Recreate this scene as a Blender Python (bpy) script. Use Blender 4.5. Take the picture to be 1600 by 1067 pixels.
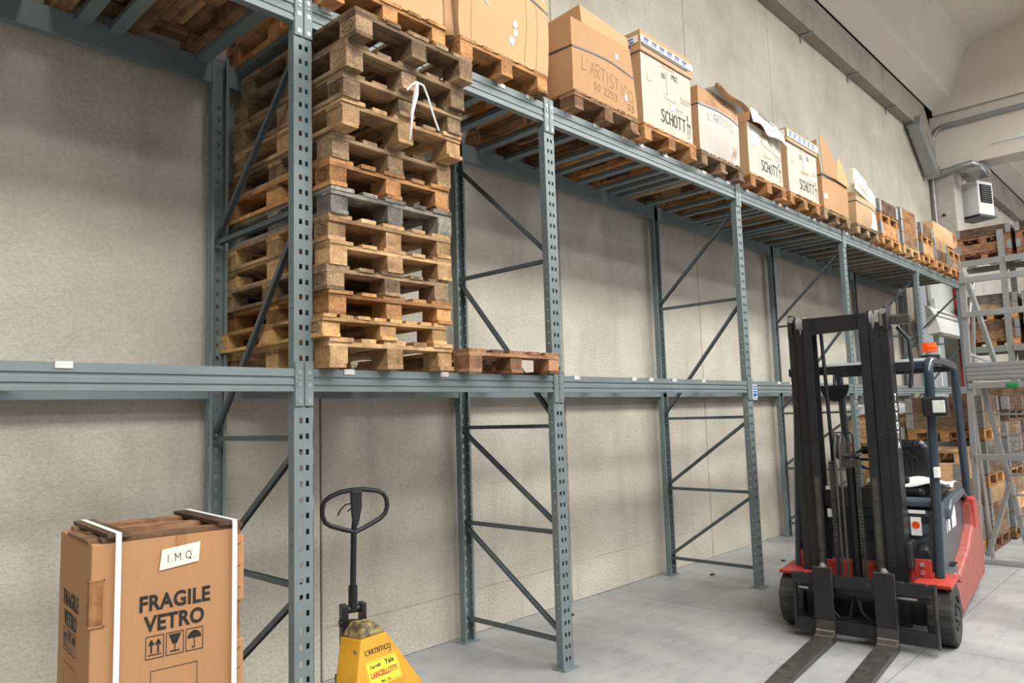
import bpy, bmesh, math, random
from mathutils import Vector, Matrix, Euler, noise
random.seed(7)
S = bpy.context.scene
for o in list(bpy.data.objects): bpy.data.objects.remove(o)
COL = S.collection
PI = math.pi
R = math.radians

# ------------------------------------------------------------ camera
YAW, PITCH, ROLL, FPX = .8101, .1006, -.0309, 1155.56
fw = Vector((math.sin(YAW)*math.cos(PITCH), math.cos(YAW)*math.cos(PITCH), math.sin(PITCH)))
r0 = Vector((math.cos(YAW), -math.sin(YAW), 0)); u0 = r0.cross(fw)
cr, sr = math.cos(ROLL), math.sin(ROLL)
rr = cr*r0 + sr*u0; uu = -sr*r0 + cr*u0
cam = bpy.data.cameras.new('camera'); camo = bpy.data.objects.new('camera', cam); COL.objects.link(camo)
m = Matrix.Identity(4)
for i in range(3):
    m[i][0] = rr[i]; m[i][1] = uu[i]; m[i][2] = -fw[i]
camo.matrix_world = Matrix.Translation((-3.7523, -3.2036, 1.6342)) @ m
cam.sensor_width = 36; cam.lens = FPX*36/1600; cam.clip_end = 200
S.camera = camo

# ------------------------------------------------------------ world, lamps, exposure
S.view_settings.view_transform = 'Standard'; S.view_settings.look = 'None'
S.view_settings.gamma = 1; S.view_settings.use_curve_mapping = False
S.view_settings.exposure = -.08
W = bpy.data.worlds.new('world'); S.world = W; W.use_nodes = True
W.node_tree.nodes['Background'].inputs[0].default_value = (.93, .96, 1, 1)
W.node_tree.nodes['Background'].inputs[1].default_value = .45
def area(name, loc, size, energy, rot, col=(1, 1, 1)):
    l = bpy.data.lights.new(name, 'AREA'); l.shape = 'RECTANGLE'; l.size, l.size_y = size
    l.energy = energy; l.color = col
    o = bpy.data.objects.new(name, l); COL.objects.link(o); o.location = loc; o.rotation_euler = rot
    return o
area('roof_skylight', (3, -5.5, 8.6), (26, 2.2), 3000, (R(22), 0, 0), (1, .985, .95))
area('roof_skylight', (3, -11, 9.6), (26, 2.5), 1900, (R(35), 0, 0), (1, .985, .95))
area('roof_skylight', (20, -4.5, 8.6), (16, 2.4), 1900, (R(15), 0, 0), (1, .985, .95))
area('side_window_light', (2, -16, 5.0), (30, 4), 250, (R(90), 0, 0), (.93, .97, 1))

# ------------------------------------------------------------ helpers
class MB:
    def __init__(s): s.v = []; s.f = []
    def add(s, vs, fs):
        b = len(s.v); s.v += [tuple(q) for q in vs]; s.f += [tuple(b+i for i in f) for f in fs]; return s
    def box(s, x0, x1, y0, y1, z0, z1, M=None):
        vs = [Vector(q) for q in ((x0,y0,z0),(x1,y0,z0),(x1,y1,z0),(x0,y1,z0),(x0,y0,z1),(x1,y0,z1),(x1,y1,z1),(x0,y1,z1))]
        if M: vs = [M @ q for q in vs]
        return s.add(vs, [(3,2,1,0),(4,5,6,7),(0,1,5,4),(1,2,6,5),(2,3,7,6),(3,0,4,7)])
    def prism(s, pts, ax, a, b):
        n = len(pts)
        def P(p, t):
            return {'x': (t, p[0], p[1]), 'y': (p[0], t, p[1]), 'z': (p[0], p[1], t)}[ax]
        vs = [P(p, a) for p in pts] + [P(p, b) for p in pts]
        return s.add(vs, [tuple(range(n))[::-1], tuple(range(n, 2*n))] + [(i, (i+1) % n, n+(i+1) % n, n+i) for i in range(n)])
    def cyl(s, p0, p1, r, n=12, r2=None, cap=True):
        p0 = Vector(p0); p1 = Vector(p1); d = (p1-p0).normalized(); r2 = r if r2 is None else r2
        a = d.orthogonal().normalized(); b = d.cross(a)
        vs = [p0+(a*math.cos(2*PI*i/n)+b*math.sin(2*PI*i/n))*r for i in range(n)] + [p1+(a*math.cos(2*PI*i/n)+b*math.sin(2*PI*i/n))*r2 for i in range(n)]
        fs = [(i, (i+1) % n, n+(i+1) % n, n+i) for i in range(n)]
        if cap: fs += [tuple(range(n))[::-1], tuple(range(n, 2*n))]
        return s.add(vs, fs)
    def tube(s, path, r, n=8, closed=False, rs=None):
        path = [Vector(q) for q in path]; N = len(path); up = None; vs = []
        for i, q in enumerate(path):
            a = path[(i-1) % N] if (i > 0 or closed) else q
            b = path[(i+1) % N] if (i < N-1 or closed) else q
            d = (b-a).normalized()
            if up is None: up = d.orthogonal().normalized()
            up = (up-d*up.dot(d)).normalized(); w = d.cross(up)
            rad = rs[i] if rs else r
            vs += [q+(up*math.cos(2*PI*k/n)+w*math.sin(2*PI*k/n))*rad for k in range(n)]
        fs = []
        for i in range(N if closed else N-1):
            j = (i+1) % N
            fs += [(i*n+k, i*n+(k+1) % n, j*n+(k+1) % n, j*n+k) for k in range(n)]
        if not closed: fs += [tuple(range(n))[::-1], tuple(range((N-1)*n, N*n))]
        return s.add(vs, fs)
    def bar(s, p0, p1, w, h, up=(0, 0, 1)):
        p0 = Vector(p0); p1 = Vector(p1); d = (p1-p0).normalized(); u = Vector(up); a = d.cross(u).normalized(); u = a.cross(d).normalized()
        vs = []
        for p in (p0, p1): vs += [p-a*w/2-u*h/2, p+a*w/2-u*h/2, p+a*w/2+u*h/2, p-a*w/2+u*h/2]
        return s.add(vs, [(3,2,1,0),(4,5,6,7),(0,1,5,4),(1,2,6,5),(2,3,7,6),(3,0,4,7)])
    def build(s, name, mat, parent=None, smooth=False, bevel=0, seg=2):
        me = bpy.data.meshes.new(name); me.from_pydata(s.v, [], s.f); me.materials.append(mat)
        bm = bmesh.new(); bm.from_mesh(me); bmesh.ops.recalc_face_normals(bm, faces=bm.faces); bm.to_mesh(me); bm.free()
        if smooth:
            for p in me.polygons: p.use_smooth = True
            try: me.set_sharp_from_angle(angle=R(38))
            except Exception: pass
        o = bpy.data.objects.new(name, me); COL.objects.link(o)
        if parent: o.parent = parent
        if bevel:
            b = o.modifiers.new('bevel', 'BEVEL'); b.width = bevel; b.segments = seg; b.limit_method = 'ANGLE'
        return o
def tag(o, label=None, cat=None, group=None, kind=None):
    if label: o['label'] = label
    if cat: o['category'] = cat
    if group: o['group'] = group
    if kind: o['kind'] = kind
    return o
def empty(name, loc, rz=0, label=None, cat=None, group=None, kind=None):
    o = bpy.data.objects.new(name, None); COL.objects.link(o); o.location = loc; o.rotation_euler = (0, 0, rz)
    o.empty_display_size = .1
    return tag(o, label, cat, group, kind)
KIDS = {}
def kids(o):
    return [c for c in KIDS.get(o.name, [])] if o.name in KIDS else list(o.children)
def copy_tree(o, parent=None):
    c = o.copy(); COL.objects.link(c); c.parent = parent
    for ch in kids(o): copy_tree(ch, c)
    return c
def freeze(o):
    ch = list(o.children); KIDS[o.name] = ch
    for c in ch: freeze(c)

# ------------------------------------------------------------ materials
def newmat(name):
    mt = bpy.data.materials.new(name); mt.use_nodes = True
    nt = mt.node_tree; b = nt.nodes['Principled BSDF']; return mt, nt, b
def srgb(r, g, b):
    return tuple(((c/255)/12.92 if c/255 < .04045 else ((c/255+.055)/1.055)**2.4) for c in (r, g, b)) + (1,)
def node(nt, t, **k):
    n = nt.nodes.new(t)
    for a, v in k.items(): setattr(n, a, v)
    return n
def tex(nt, scale, mapscale=(1, 1, 1), detail=4, rough=.6, kind='ShaderNodeTexNoise', obj=True, rnd=False):
    tc = node(nt, 'ShaderNodeTexCoord'); mp = node(nt, 'ShaderNodeMapping'); mp.inputs['Scale'].default_value = mapscale
    nt.links.new(tc.outputs['Object'], mp.inputs[0])
    if rnd:
        oi = node(nt, 'ShaderNodeObjectInfo'); ml = node(nt, 'ShaderNodeMath', operation='MULTIPLY'); ml.inputs[1].default_value = 37
        nt.links.new(oi.outputs['Random'], ml.inputs[0]); nt.links.new(ml.outputs[0], mp.inputs['Location'])
    t = node(nt, kind); t.inputs['Scale'].default_value = scale
    if kind == 'ShaderNodeTexNoise': t.inputs['Detail'].default_value = detail; t.inputs['Roughness'].default_value = rough
    nt.links.new(mp.outputs[0], t.inputs['Vector']); return t
def ramp(nt, src, stops):
    r = node(nt, 'ShaderNodeValToRGB'); e = r.color_ramp.elements
    e[0].position, e[0].color = stops[0]; e[1].position, e[1].color = stops[-1]
    for p, c in stops[1:-1]:
        q = e.new(p); q.color = c
    nt.links.new(src, r.inputs[0]); return r
def mix(nt, fac, a, b, mode='MIX'):
    x = node(nt, 'ShaderNodeMix', data_type='RGBA', blend_type=mode)
    if isinstance(fac, float): x.inputs[0].default_value = fac
    else: nt.links.new(fac, x.inputs[0])
    for i, q in ((6, a), (7, b)):
        if isinstance(q, tuple): x.inputs[i].default_value = q
        else: nt.links.new(q, x.inputs[i])
    return x.outputs[2]
def bump(nt, b, src, strength, dist=.01):
    n = node(nt, 'ShaderNodeBump'); n.inputs['Strength'].default_value = strength; n.inputs['Distance'].default_value = dist
    nt.links.new(src, n.inputs['Height']); nt.links.new(n.outputs[0], b.inputs['Normal'])
def simple(name, col, rough=.5, metal=0, var=.12, scale=8, spec=.5, bmp=0, spots=None):
    mt, nt, b = newmat(name)
    t = tex(nt, scale, rnd=True)
    lo = tuple(c*(1-var) for c in col[:3])+(1,); hi = tuple(min(1, c*(1+var)) for c in col[:3])+(1,)
    c = ramp(nt, t.outputs['Fac'], [(.3, lo), (.7, hi)]).outputs[0]
    if spots:
        t2 = tex(nt, spots[1], detail=6, rough=.75, rnd=True)
        c = mix(nt, ramp(nt, t2.outputs['Fac'], [(spots[2], (0,0,0,1)), (spots[2]+.06, (1,1,1,1))]).outputs[0], c, spots[0])
    nt.links.new(c, b.inputs['Base Color'])
    b.inputs['Roughness'].default_value = rough; b.inputs['Metallic'].default_value = metal
    b.inputs['Specular IOR Level'].default_value = spec
    if bmp: bump(nt, b, t.outputs['Fac'], bmp)
    return mt
def wood(name, c1, c2, axis, dark=None):
    mt, nt, b = newmat(name)
    sc = {'x': (2.5, 45, 45), 'y': (45, 2.5, 45), 'z': (45, 45, 2.5), 'b': (30, 30, 30)}[axis]
    t = tex(nt, 1.0 if axis != 'b' else 3, sc, 5, .65, rnd=True)
    c = ramp(nt, t.outputs['Fac'], [(.3, c2), (.62, c1)]).outputs[0]
    t2 = tex(nt, 5, (1, 1, 1), 5, .7, rnd=True)
    c = mix(nt, ramp(nt, t2.outputs['Fac'], [(.42, (0,0,0,1)), (.66, (.8,.8,.8,1))]).outputs[0], c, dark or tuple(q*.42 for q in c2[:3])+(1,))
    oi = node(nt, 'ShaderNodeObjectInfo'); rp = ramp(nt, oi.outputs['Random'], [(0, (.50,.48,.47,1)), (.5, (.84,.82,.80,1)), (1, (1.12,1.10,1.05,1))])
    c = mix(nt, 1.0, c, rp.outputs[0], 'MULTIPLY')
    nt.links.new(c, b.inputs['Base Color']); b.inputs['Roughness'].default_value = .8; b.inputs['Specular IOR Level'].default_value = .25
    bump(nt, b, t.outputs['Fac'], .45, .004)
    return mt
# concrete wall with stippled relief
def concrete(name, c1, c2, stip=60, strength=.6, stain=.4, rough=.85, dirt=(.5,.5,.48,1)):
    mt, nt, b = newmat(name)
    a = tex(nt, .9, (1, 1, 1.4), 6, .6); c = ramp(nt, a.outputs['Fac'], [(.3, c2), (.68, c1)]).outputs[0]
    st = tex(nt, 1.6, (2.4, 2.4, .35), 5, .65)
    c = mix(nt, ramp(nt, st.outputs['Fac'], [(.52, (0,0,0,1)), (.8, (stain,stain,stain,1))]).outputs[0], c, tuple(x*.62 for x in c2[:3])+(1,))
    f = tex(nt, stip, (1, 1, 1), 3, .7)
    c = mix(nt, ramp(nt, f.outputs['Fac'], [(.35, (.22,.22,.22,1)), (.6, (0,0,0,1))]).outputs[0], c, tuple(x*.5 for x in c2[:3])+(1,))
    v = tex(nt, 9, (1, 1, 1), 8, .8)
    c = mix(nt, ramp(nt, v.outputs['Fac'], [(.70, (0,0,0,1)), (.74, (.6,.6,.6,1))]).outputs[0], c, tuple(x*.35 for x in c2[:3])+(1,))
    nt.links.new(c, b.inputs['Base Color']); b.inputs['Roughness'].default_value = rough; b.inputs['Specular IOR Level'].default_value = .25
    bump(nt, b, f.outputs['Fac'], strength, .012)
    return mt
M = {}
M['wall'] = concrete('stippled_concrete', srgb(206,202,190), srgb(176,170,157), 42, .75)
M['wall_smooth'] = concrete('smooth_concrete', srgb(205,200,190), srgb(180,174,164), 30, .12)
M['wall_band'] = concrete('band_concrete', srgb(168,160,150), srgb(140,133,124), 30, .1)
M['ceil'] = simple('ceiling_concrete', srgb(212,205,196), .9, 0, .035, 1.2)
M['column'] = concrete('column_concrete', srgb(190,187,178), srgb(168,164,154), 20, .1, .2)
# floor
mt, nt, b = newmat('worn_concrete_floor')
a = tex(nt, 1.1, (1, .55, 1), 8, .62); c = ramp(nt, a.outputs['Fac'], [(.28, srgb(120,121,122)), (.5, srgb(150,151,152)), (.72, srgb(173,174,174))]).outputs[0]
g = tex(nt, 7, (.35, 1.6, 1), 8, .75); c = mix(nt, ramp(nt, g.outputs['Fac'], [(.5, (0,0,0,1)), (.78, (.55,.55,.55,1))]).outputs[0], c, srgb(104,104,106))
g = tex(nt, 24, (1, 1, 1), 8, .8); c = mix(nt, ramp(nt, g.outputs['Fac'], [(.64, (0,0,0,1)), (.72, (.5,.5,.5,1))]).outputs[0], c, srgb(90,88,86))
nt.links.new(c, b.inputs['Base Color']); q = ramp(nt, a.outputs['Fac'], [(.3, (.42,.42,.42,1)), (.7, (.62,.62,.62,1))]); nt.links.new(q.outputs[0], b.inputs['Roughness'])
b.inputs['Specular IOR Level'].default_value = .35; bump(nt, b, g.outputs['Fac'], .08, .004)
M['floor'] = mt
M['joint'] = simple('dark_joint', srgb(88,84,78), .95)
M['paint'] = simple('blue_grey_rack_paint', srgb(112,124,126), .42, 0, .1, 3, .5, spots=(srgb(70,74,74), 30, .72))
M['brace'] = simple('shaded_rack_paint', srgb(82,92,94), .45, 0, .12, 3)  # same rack paint, with the braces' shade put into the colour
M['wall_darkened'] = simple('darkened_unseen_wall', srgb(120,116,108), .9)  # unseen walls coloured dark to cut the light they bounce
M['galv'] = simple('galvanised_steel', srgb(158,161,161), .38, .55, .15, 25, .5)
M['alu'] = simple('aluminium', srgb(172,175,176), .35, .6, .08, 6)
M['clip'] = simple('zinc_clip', srgb(205,206,203), .5, .2, .08, 10)
M['bolt'] = simple('bright_bolt', srgb(190,190,188), .3, .7)
M['black'] = simple('black_mast_steel', srgb(34,35,38), .42, .1, .35, 5, .5, spots=(srgb(105,103,100), 22, .66))
M['blackp'] = simple('black_plastic', srgb(27,29,33), .45, 0, .15)
M['steelworn'] = simple('worn_grey_steel', srgb(80,78,76), .4, .4, .25, 14, spots=(srgb(50,48,47), 16, .56))
M['heel'] = simple('polished_steel', srgb(196,190,176), .25, .8, .2, 30)
M['dgrey'] = simple('dark_grey_body_paint', srgb(72,80,88), .38, 0, .1, 4, .5)
M['guard'] = simple('guard_blue_grey_paint', srgb(52,62,73), .2, 0, .1, 5, .5)
M['red'] = simple('red_body_paint', srgb(176,60,52), .42, 0, .12, 5, .5, spots=(srgb(160,96,84), 26, .64))
M['redworn'] = simple('scuffed_red_paint', srgb(164,82,74), .5, 0, .15, 9, .4, spots=(srgb(150,112,102), 20, .54))
M['rubber'] = simple('tyre_rubber', srgb(50,50,50), .8, 0, .25, 12)
M['white'] = simple('white_plastic', srgb(232,232,228), .5, 0, .04)
M['whitem'] = simple('white_sheet_metal', srgb(214,217,215), .45, 0, .06, 3)
M['heater'] = simple('heater_enamel', srgb(226,228,226), .45, 0, .04, 3)
M['dark'] = simple('recess_shade_black', srgb(18,18,19), .9, 0, .1)  # near-black colour that stands in for shade inside recesses
M['redpipe'] = simple('red_stripe_paint', srgb(168,32,44), .5, 0, .08)
M['yellow'] = simple('worn_yellow_paint', srgb(200,146,34), .5, 0, .12, 6, .4, spots=(srgb(120,98,66), 18, .6))
M['yellowdirty'] = simple('dirty_yellow_paint', srgb(148,128,80), .6, 0, .25, 8, .4, spots=(srgb(84,76,60), 16, .5))
M['stickery'] = simple('yellow_sticker', srgb(240,218,60), .4, 0, .04, spots=(srgb(225,220,200), 40, .62))
M['ink'] = simple('black_ink', srgb(34,30,28), .7, 0, .1)
M['pencil'] = simple('marker_ink', srgb(112,84,60), .8, 0, .15)
M['inkblue'] = simple('blue_ink', srgb(52,82,150), .7)
M['inkred'] = simple('red_ink', srgb(196,30,36), .6)
M['inkwhite'] = simple('white_ink', srgb(240,240,240), .6, 0, .02)
M['blue'] = simple('blue_sign', srgb(34,92,158), .4, 0, .04)
M['paper'] = simple('paper', srgb(238,234,208), .8, 0, .03)
M['tape'] = simple('packing_tape', srgb(226,228,226), .3, 0, .05, 12)
M['tapebrown'] = simple('brown_tape', srgb(168,120,76), .3, 0, .05)
M['strapb'] = simple('dark_strap', srgb(56,60,62), .4, 0, .1)
M['strapw'] = simple('white_strap', srgb(236,236,234), .4, 0, .03)
M['orange'] = simple('beacon_orange', srgb(240,86,20), .25, 0, .1)
M['glass'] = simple('lamp_lens', srgb(214,220,214), .15, 0, .1, 20)
M['film'] = simple('white_film', srgb(228,230,230), .25, 0, .12, 9)
M['filmgrey'] = simple('grey_film', srgb(168,164,156), .3, 0, .25, 7, bmp=.5)
M['foam'] = simple('cream_foam', srgb(226,222,200), .8, 0, .05, 4, bmp=.2)
M['green'] = simple('green_plastic', srgb(20,120,60), .5)
M['bluep'] = simple('blue_pallet_paint', srgb(28,78,128), .6)
M['seat'] = simple('black_vinyl', srgb(26,28,32), .35, 0, .1)
M['debris'] = simple('dark_debris', srgb(50,46,42), .9)
def card(name, c, stain=None, thr=.55):
    mt, nt, b = newmat(name)
    t = tex(nt, 1.2, (1, 1, .6), 5, .6, rnd=True)
    cc = ramp(nt, t.outputs['Fac'], [(.3, tuple(x*.86 for x in c[:3])+(1,)), (.7, c)]).outputs[0]
    f = tex(nt, 3, (60, 60, 1), 2, .5); cc = mix(nt, ramp(nt, f.outputs['Fac'], [(.3, (.16,.16,.16,1)), (.6, (0,0,0,1))]).outputs[0], cc, tuple(x*.7 for x in c[:3])+(1,))
    if stain:
        s = tex(nt, 2.6, (1, 1, 1), 6, .65)
        cc = mix(nt, ramp(nt, s.outputs['Fac'], [(thr, (0,0,0,1)), (thr+.14, (.85,.85,.85,1))]).outputs[0], cc, stain)
    nt.links.new(cc, b.inputs['Base Color']); b.inputs['Roughness'].default_value = .78; b.inputs['Specular IOR Level'].default_value = .25
    w = tex(nt, 5, (1, 1, .5), 4, .6, rnd=True); bump(nt, b, w.outputs['Fac'], .35, .02)
    return mt
M['card'] = card('brown_cardboard', srgb(192,150,110))
M['cardlight'] = card('light_cardboard', srgb(206,168,126))
M['cardpale'] = card('pale_printed_cardboard', srgb(210,202,186))
M['cardside'] = card('tan_cardboard', srgb(198,164,126))
M['cardstain'] = card('stained_grey_cardboard', srgb(206,198,190), srgb(150,112,80), .6)
M['cardbrown'] = card('wet_brown_cardboard', srgb(190,150,112), srgb(104,70,46), .52)
M['cardcrate'] = card('crate_cardboard', srgb(184,138,98))
TONES = {
 'pale': (srgb(226,190,146), srgb(184,142,98)), 'orange': (srgb(216,166,112), srgb(168,114,68)),
 'brown': (srgb(172,136,104), srgb(122,90,66)), 'grey': (srgb(160,157,149), srgb(106,102,96)),
 'red': (srgb(186,144,112), srgb(134,94,70)), 'weathered': (srgb(184,156,124), srgb(120,98,76)),
 'dark': (srgb(122,98,82), srgb(78,60,50)), 'new': (srgb(228,190,136), srgb(200,154,100))}
WM = {(k, a): wood('wood_%s_%s' % (k, a), v[0], v[1], a) for k, v in TONES.items() for a in 'xyzb'}

# ------------------------------------------------------------ structure
ZC = 7.43      # underside of the upper panel band
# floor of cast slabs with thin joints
fl = MB().box(-9, 33, -16, 3.0, -.1, -.012).build('floor', M['joint']); tag(fl, kind='structure')
xs = [-9, 1.62, 8.6, 16, 33]; ys = [-16, -8, -1.2+.35, 3.0]
xj = [(-9, -4.2), (-4.2, 1.9), (1.9, 8.0), (8.0, 14.1), (14.1, 33)]
for a, c in xj:
    for y0, y1 in ((-16, -7.6), (-7.6, -1.62), (-1.62, 3.0)):
        MB().box(a+.003, c-.003, y0+.003, y1-.003, -.012, 0).build('slab', M['floor'], fl)
# back wall of precast panels
wl = empty('wall_back', (0, 1.0567, 0)); tag(wl, kind='structure')
def wallpanel(x0, x1, z0, z1, mat):
    MB().box(x0+.006, x1-.006, 0, .2, z0, z1).build('concrete_panel', mat, wl, bevel=.006, seg=1)
joints = [-8.6, -6.1, -3.6, -1.11, 1.39, 3.88, 6.27, 8.87, 11.35]
for i in range(len(joints)-1):
    wallpanel(joints[i], joints[i+1], .0, ZC+.3, M['wall'])
wallpanel(11.35, 16.2, 4.75, ZC+.3, M['wall'])
for i in range(6): wallpanel(16.2+i*2.5, 18.7+i*2.5, 0, ZC+.3, M['wall_smooth'])
MB().box(-9, 33, .1, .22, 4.8, ZC+.2).build('joint_backing', M['joint'], wl)
MB().box(-9, 11.3, .1, .22, 0, 4.8).build('joint_backing', M['joint'], wl)
MB().box(-1.09, 1.36, -.0015, .0, .325, .329).build('crack', M['wall_band'], wl)
MB().box(1.42, 3.85, -.0015, .0, .335, .338).build('crack', M['wall_band'], wl)
# upper band (proud of the wall) in panels
bd = empty('trim_1', (0, .87, 0)); tag(bd, kind='structure')
bj = [-6.6, -4.1, -1.6, .9, 3.4, 5.9, 8.4, 10.9, 13.45]
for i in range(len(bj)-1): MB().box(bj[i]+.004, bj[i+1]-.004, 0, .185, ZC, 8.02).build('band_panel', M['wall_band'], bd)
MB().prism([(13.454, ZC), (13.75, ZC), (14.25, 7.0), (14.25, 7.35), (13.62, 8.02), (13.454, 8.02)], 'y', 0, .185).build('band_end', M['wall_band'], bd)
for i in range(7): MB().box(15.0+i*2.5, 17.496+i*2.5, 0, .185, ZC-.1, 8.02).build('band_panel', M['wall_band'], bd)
def bracket(x, z=ZC):
    o = MB().box(-.02, .02, -.19, -.0, -.035, 0).box(-.02, .02, .0, .02, -.13, -.0).box(-.03,.03,-.19,-.12,-.02,.0)
    o = o.build('ledge_bracket', M['galv'], None); o.location = (x, 1.035, z); return o
for i, x in enumerate([7.47, 9.5, 11.55]):
    tag(bracket(x), ['steel bracket under the concrete band nearest the camera', 'middle steel bracket under the concrete band', 'steel bracket under the concrete band just before the sloping duct'][i], 'bracket', 'brackets under the concrete band')
for i, x in enumerate([17.5, 19.6, 21.8]):
    tag(bracket(x, ZC-.1), ['steel bracket under the band beyond the heater, nearest the heater', 'second steel bracket under the band beyond the heater', 'third steel bracket under the band beyond the heater'][i], 'bracket', 'brackets under the concrete band')
# folded concrete roof
def roof(x0, x1, name='ceiling'):
    prof = [(.86, 8.06), (.80, 8.10), (.50, 8.28), (.135, 9.2), (.05, 9.32), (-1.7, 9.75), (-3.3, 9.35), (-3.42, 9.2), (-3.8, 8.28), (-4.3, 8.28)]
    prof += [(-4.66, 9.2), (-6.5, 9.75), (-8.3, 9.2), (-8.7, 8.28), (-9.2, 8.28), (-9.6, 9.2), (-11.4, 9.75), (-13.2, 9.2), (-16, 8.3)]
    out = [(y, z+.12) for y, z in prof][::-1]
    return tag(MB().prism(prof+out, 'x', x0, x1).build(name, M['ceil']), kind='structure')
roof(-9, 14.28); roof(14.95, 33, 'ceiling')
0 and tag(MB().prism([(13.55, 8.09), (14.24, 7.70), (14.24, 8.3), (13.55, 8.3)], 'y', .12, .86).build('trim_2', M['ceil']), kind='structure')
tag(MB().box(-9, 33, -16.4, 1.3, 10.0, 10.1).build('ceiling', M['wall_band']), kind='structure')  # unseen slab added over the folded roof to block sky in its gaps
tag(MB().box(-9, 33, 1.16, 1.3, 7.6, 10.0).build('wall_back', M['wall_band']), kind='structure')  # backing added behind the wall top so the roof gap goes dark
tag(MB().box(14.24, 14.98, -16, .86, 7.96, 9.98).build('trim_5', M['ceil']), kind='structure')
# concrete column and cross beam
cb = MB().box(14.33, 15.0, .58, 1.05, 0, 6.72).build('trim_3', M['column'], bevel=.02); tag(cb, kind='structure')
bm_ = MB().prism([(14.33, 6.75), (15.0, 6.75), (15.0, 7.05), (14.9, 7.15), (14.9, 7.62), (15.0, 7.7), (15.0, 7.95), (14.33, 7.95), (14.33, 7.78), (14.33, 7.1)], 'y', -16, .95).build('trim_4', M['ceil']); tag(bm_, kind='structure')
MB().prism([(-.15, 7.05), (-16, 7.05), (-16, 7.5), (-2.4, 7.35)], 'x', 14.30, 14.335).build('web_face', M['whitem'], bm_)
tag(MB().cyl((14.325, .82, 5.72), (14.29, .82, 5.72), .03, 10).build('wall_socket_hole', M['dark']), 'small dark round hole fitting on the concrete column', 'fitting')  # solid disc whose black stands for shade inside the hole
# end and side walls
tag(MB().box(33, 33.2, -16, 3, 0, 10).build('wall_far', M['wall_smooth']), kind='structure')
tag(MB().box(-9.2, -9, -16, 3, 0, 10).build('wall_near', M['wall_darkened']), kind='structure')
w = empty('wall_front', (0, -16.6, 0)); tag(w, kind='structure')
MB().box(-9, 33, 0, .2, 0, 3).build('lower_wall', M['wall_darkened'], w); MB().box(-9, 33, 0, .2, 7, 10).build('upper_wall', M['wall_darkened'], w)

# ducts, conduits, heater
d = empty('sloping_duct', (13.2, .9, 7.0), 0, 'grey sheet metal duct sloping down to the column head', 'duct')
MB().bar((-.4, -.03, .42), (.72, -.03, -.42), .22, .26).build('duct_body', M['galv'], d, bevel=.02)
MB().bar((-.44, -.03, .45), (-.38, -.03, .405), .25, .29).build('collar', M['galv'], d)
MB().bar((.68, -.03, -.39), (.74, -.03, -.435), .25, .29).build('collar', M['galv'], d)
c = MB().tube([(14.28, .97, 6.7), (14.28, .96, 5), (14.28, .98, 3.8)], .03, 8).build('conduit', M['galv'], smooth=True); tag(c, 'thin grey conduit running down beside the concrete column', 'conduit')
p = []
for i in range(13):
    a = i/12*PI/2; p.append((14.27, .92-.25*(1-math.cos(a)), 7.32+.35*math.sin(a)))
c = MB().tube([(14.27, .92, 6.75)]+p+[(14.27, -2, 7.70), (14.27, -6, 7.74)], .055, 10).build('pipe', M['galv'], smooth=True); tag(c, 'grey metal pipe bending from column onto the concrete cross beam', 'pipe')
c = MB().tube([(14.2, .98, 6.6), (14.2, .8, 6.62), (14.2, .45, 6.68), (14.2, .2, 6.7), (14.45, .02, 6.62), (14.7, .02, 6.55)], .07, 10).build('pipe', M['galv'], smooth=True); tag(c, 'short thick grey pipe elbow wrapped around the column head', 'pipe')
c = MB().box(14.15, 14.9, .0, .3, 6.5, 6.6).build('cable_tray', M['galv'], bevel=.02); tag(c, 'flat grey cable tray end beside the column head', 'cable tray')
h = empty('air_heater', (15.4, .42, 5.72), R(-20), 'white box-shaped air heater mounted beyond the concrete column', 'heater')
MB().box(-.28, .28, -.24, .26, .05, .82).build('casing', M['heater'], h, bevel=.015)
g = MB()
MB().box(-.2, .2, -.256, -.24, .33, .74).build('grille_shade', M['dark'], h)  # solid dark box painting the shade behind the grille bars
for i in range(8): g.box(-.19, .19, -.27, -.257, .345+i*.049, .365+i*.049)
g.build('grille', M['blackp'], h)
MB().box(-.3, .3, -.26, .27, -.0, .05).build('outlet_frame', M['blackp'], h)
MB().box(-.25, -.2, .26, .62, .3, .36).box(.2, .25, .26, .62, .3, .36).build('wall_bracket', M['galv'], h)

# door opening with white rolled curtain
dz = empty('door_1', (11.4, 0, 0)); tag(dz, kind='structure')
dark = MB().box(0, 4.8, 2.6, 2.7, 0, 4.8).build('passage_back', M['wall_band'], dz)
MB().box(-.05, .35, .9, 1.3, 0, 4.75).box(.55, .75, .96, 1.2, 0, 4.75).build('jamb', M['wall_band'], dz)
MB().box(.42, .50, .55, .63, 0, 3.6).build('post', M['whitem'], dz)
g = MB()
for i in range(22):
    x = .5+i*.1; g.box(x, x+.05, .62, .68, 3.4, 4.75); g.box(x+.05, x+.1, .66, .72, 3.4, 4.75)
g.build('ribbed_sheet', M['whitem'], dz)
pr = []
for i in range(11):
    a = -PI/2+PI*i/10; pr.append((.62-.14*math.cos(a)-.0, 3.12+.22*math.sin(a)))
MB().prism([(.62, 2.9)]+[(.6-.2*math.cos(R(80)*(i/6))*1.0, 2.92+.5*(i/6)) for i in range(7)]+[(.62, 3.45)], 'x', .0, 1.95).build('curtain_housing', M['whitem'], dz, smooth=True)
MB().box(.0, 1.98, .38, .42, 2.86, 2.92).box(0, 1.95, .40, .43, 3.28, 3.31).build('housing_seam', M['galv'], dz)
MB().box(2.12, 2.2, .56, .6, 0, 4.7).build('red_edge', M['redpipe'], dz)
MB().box(2.24, 2.34, .56, .62, 0, 4.7).box(2.42, 2.5, .56, .62, 0, 4.7).build('white_edge', M['whitem'], dz)

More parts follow.
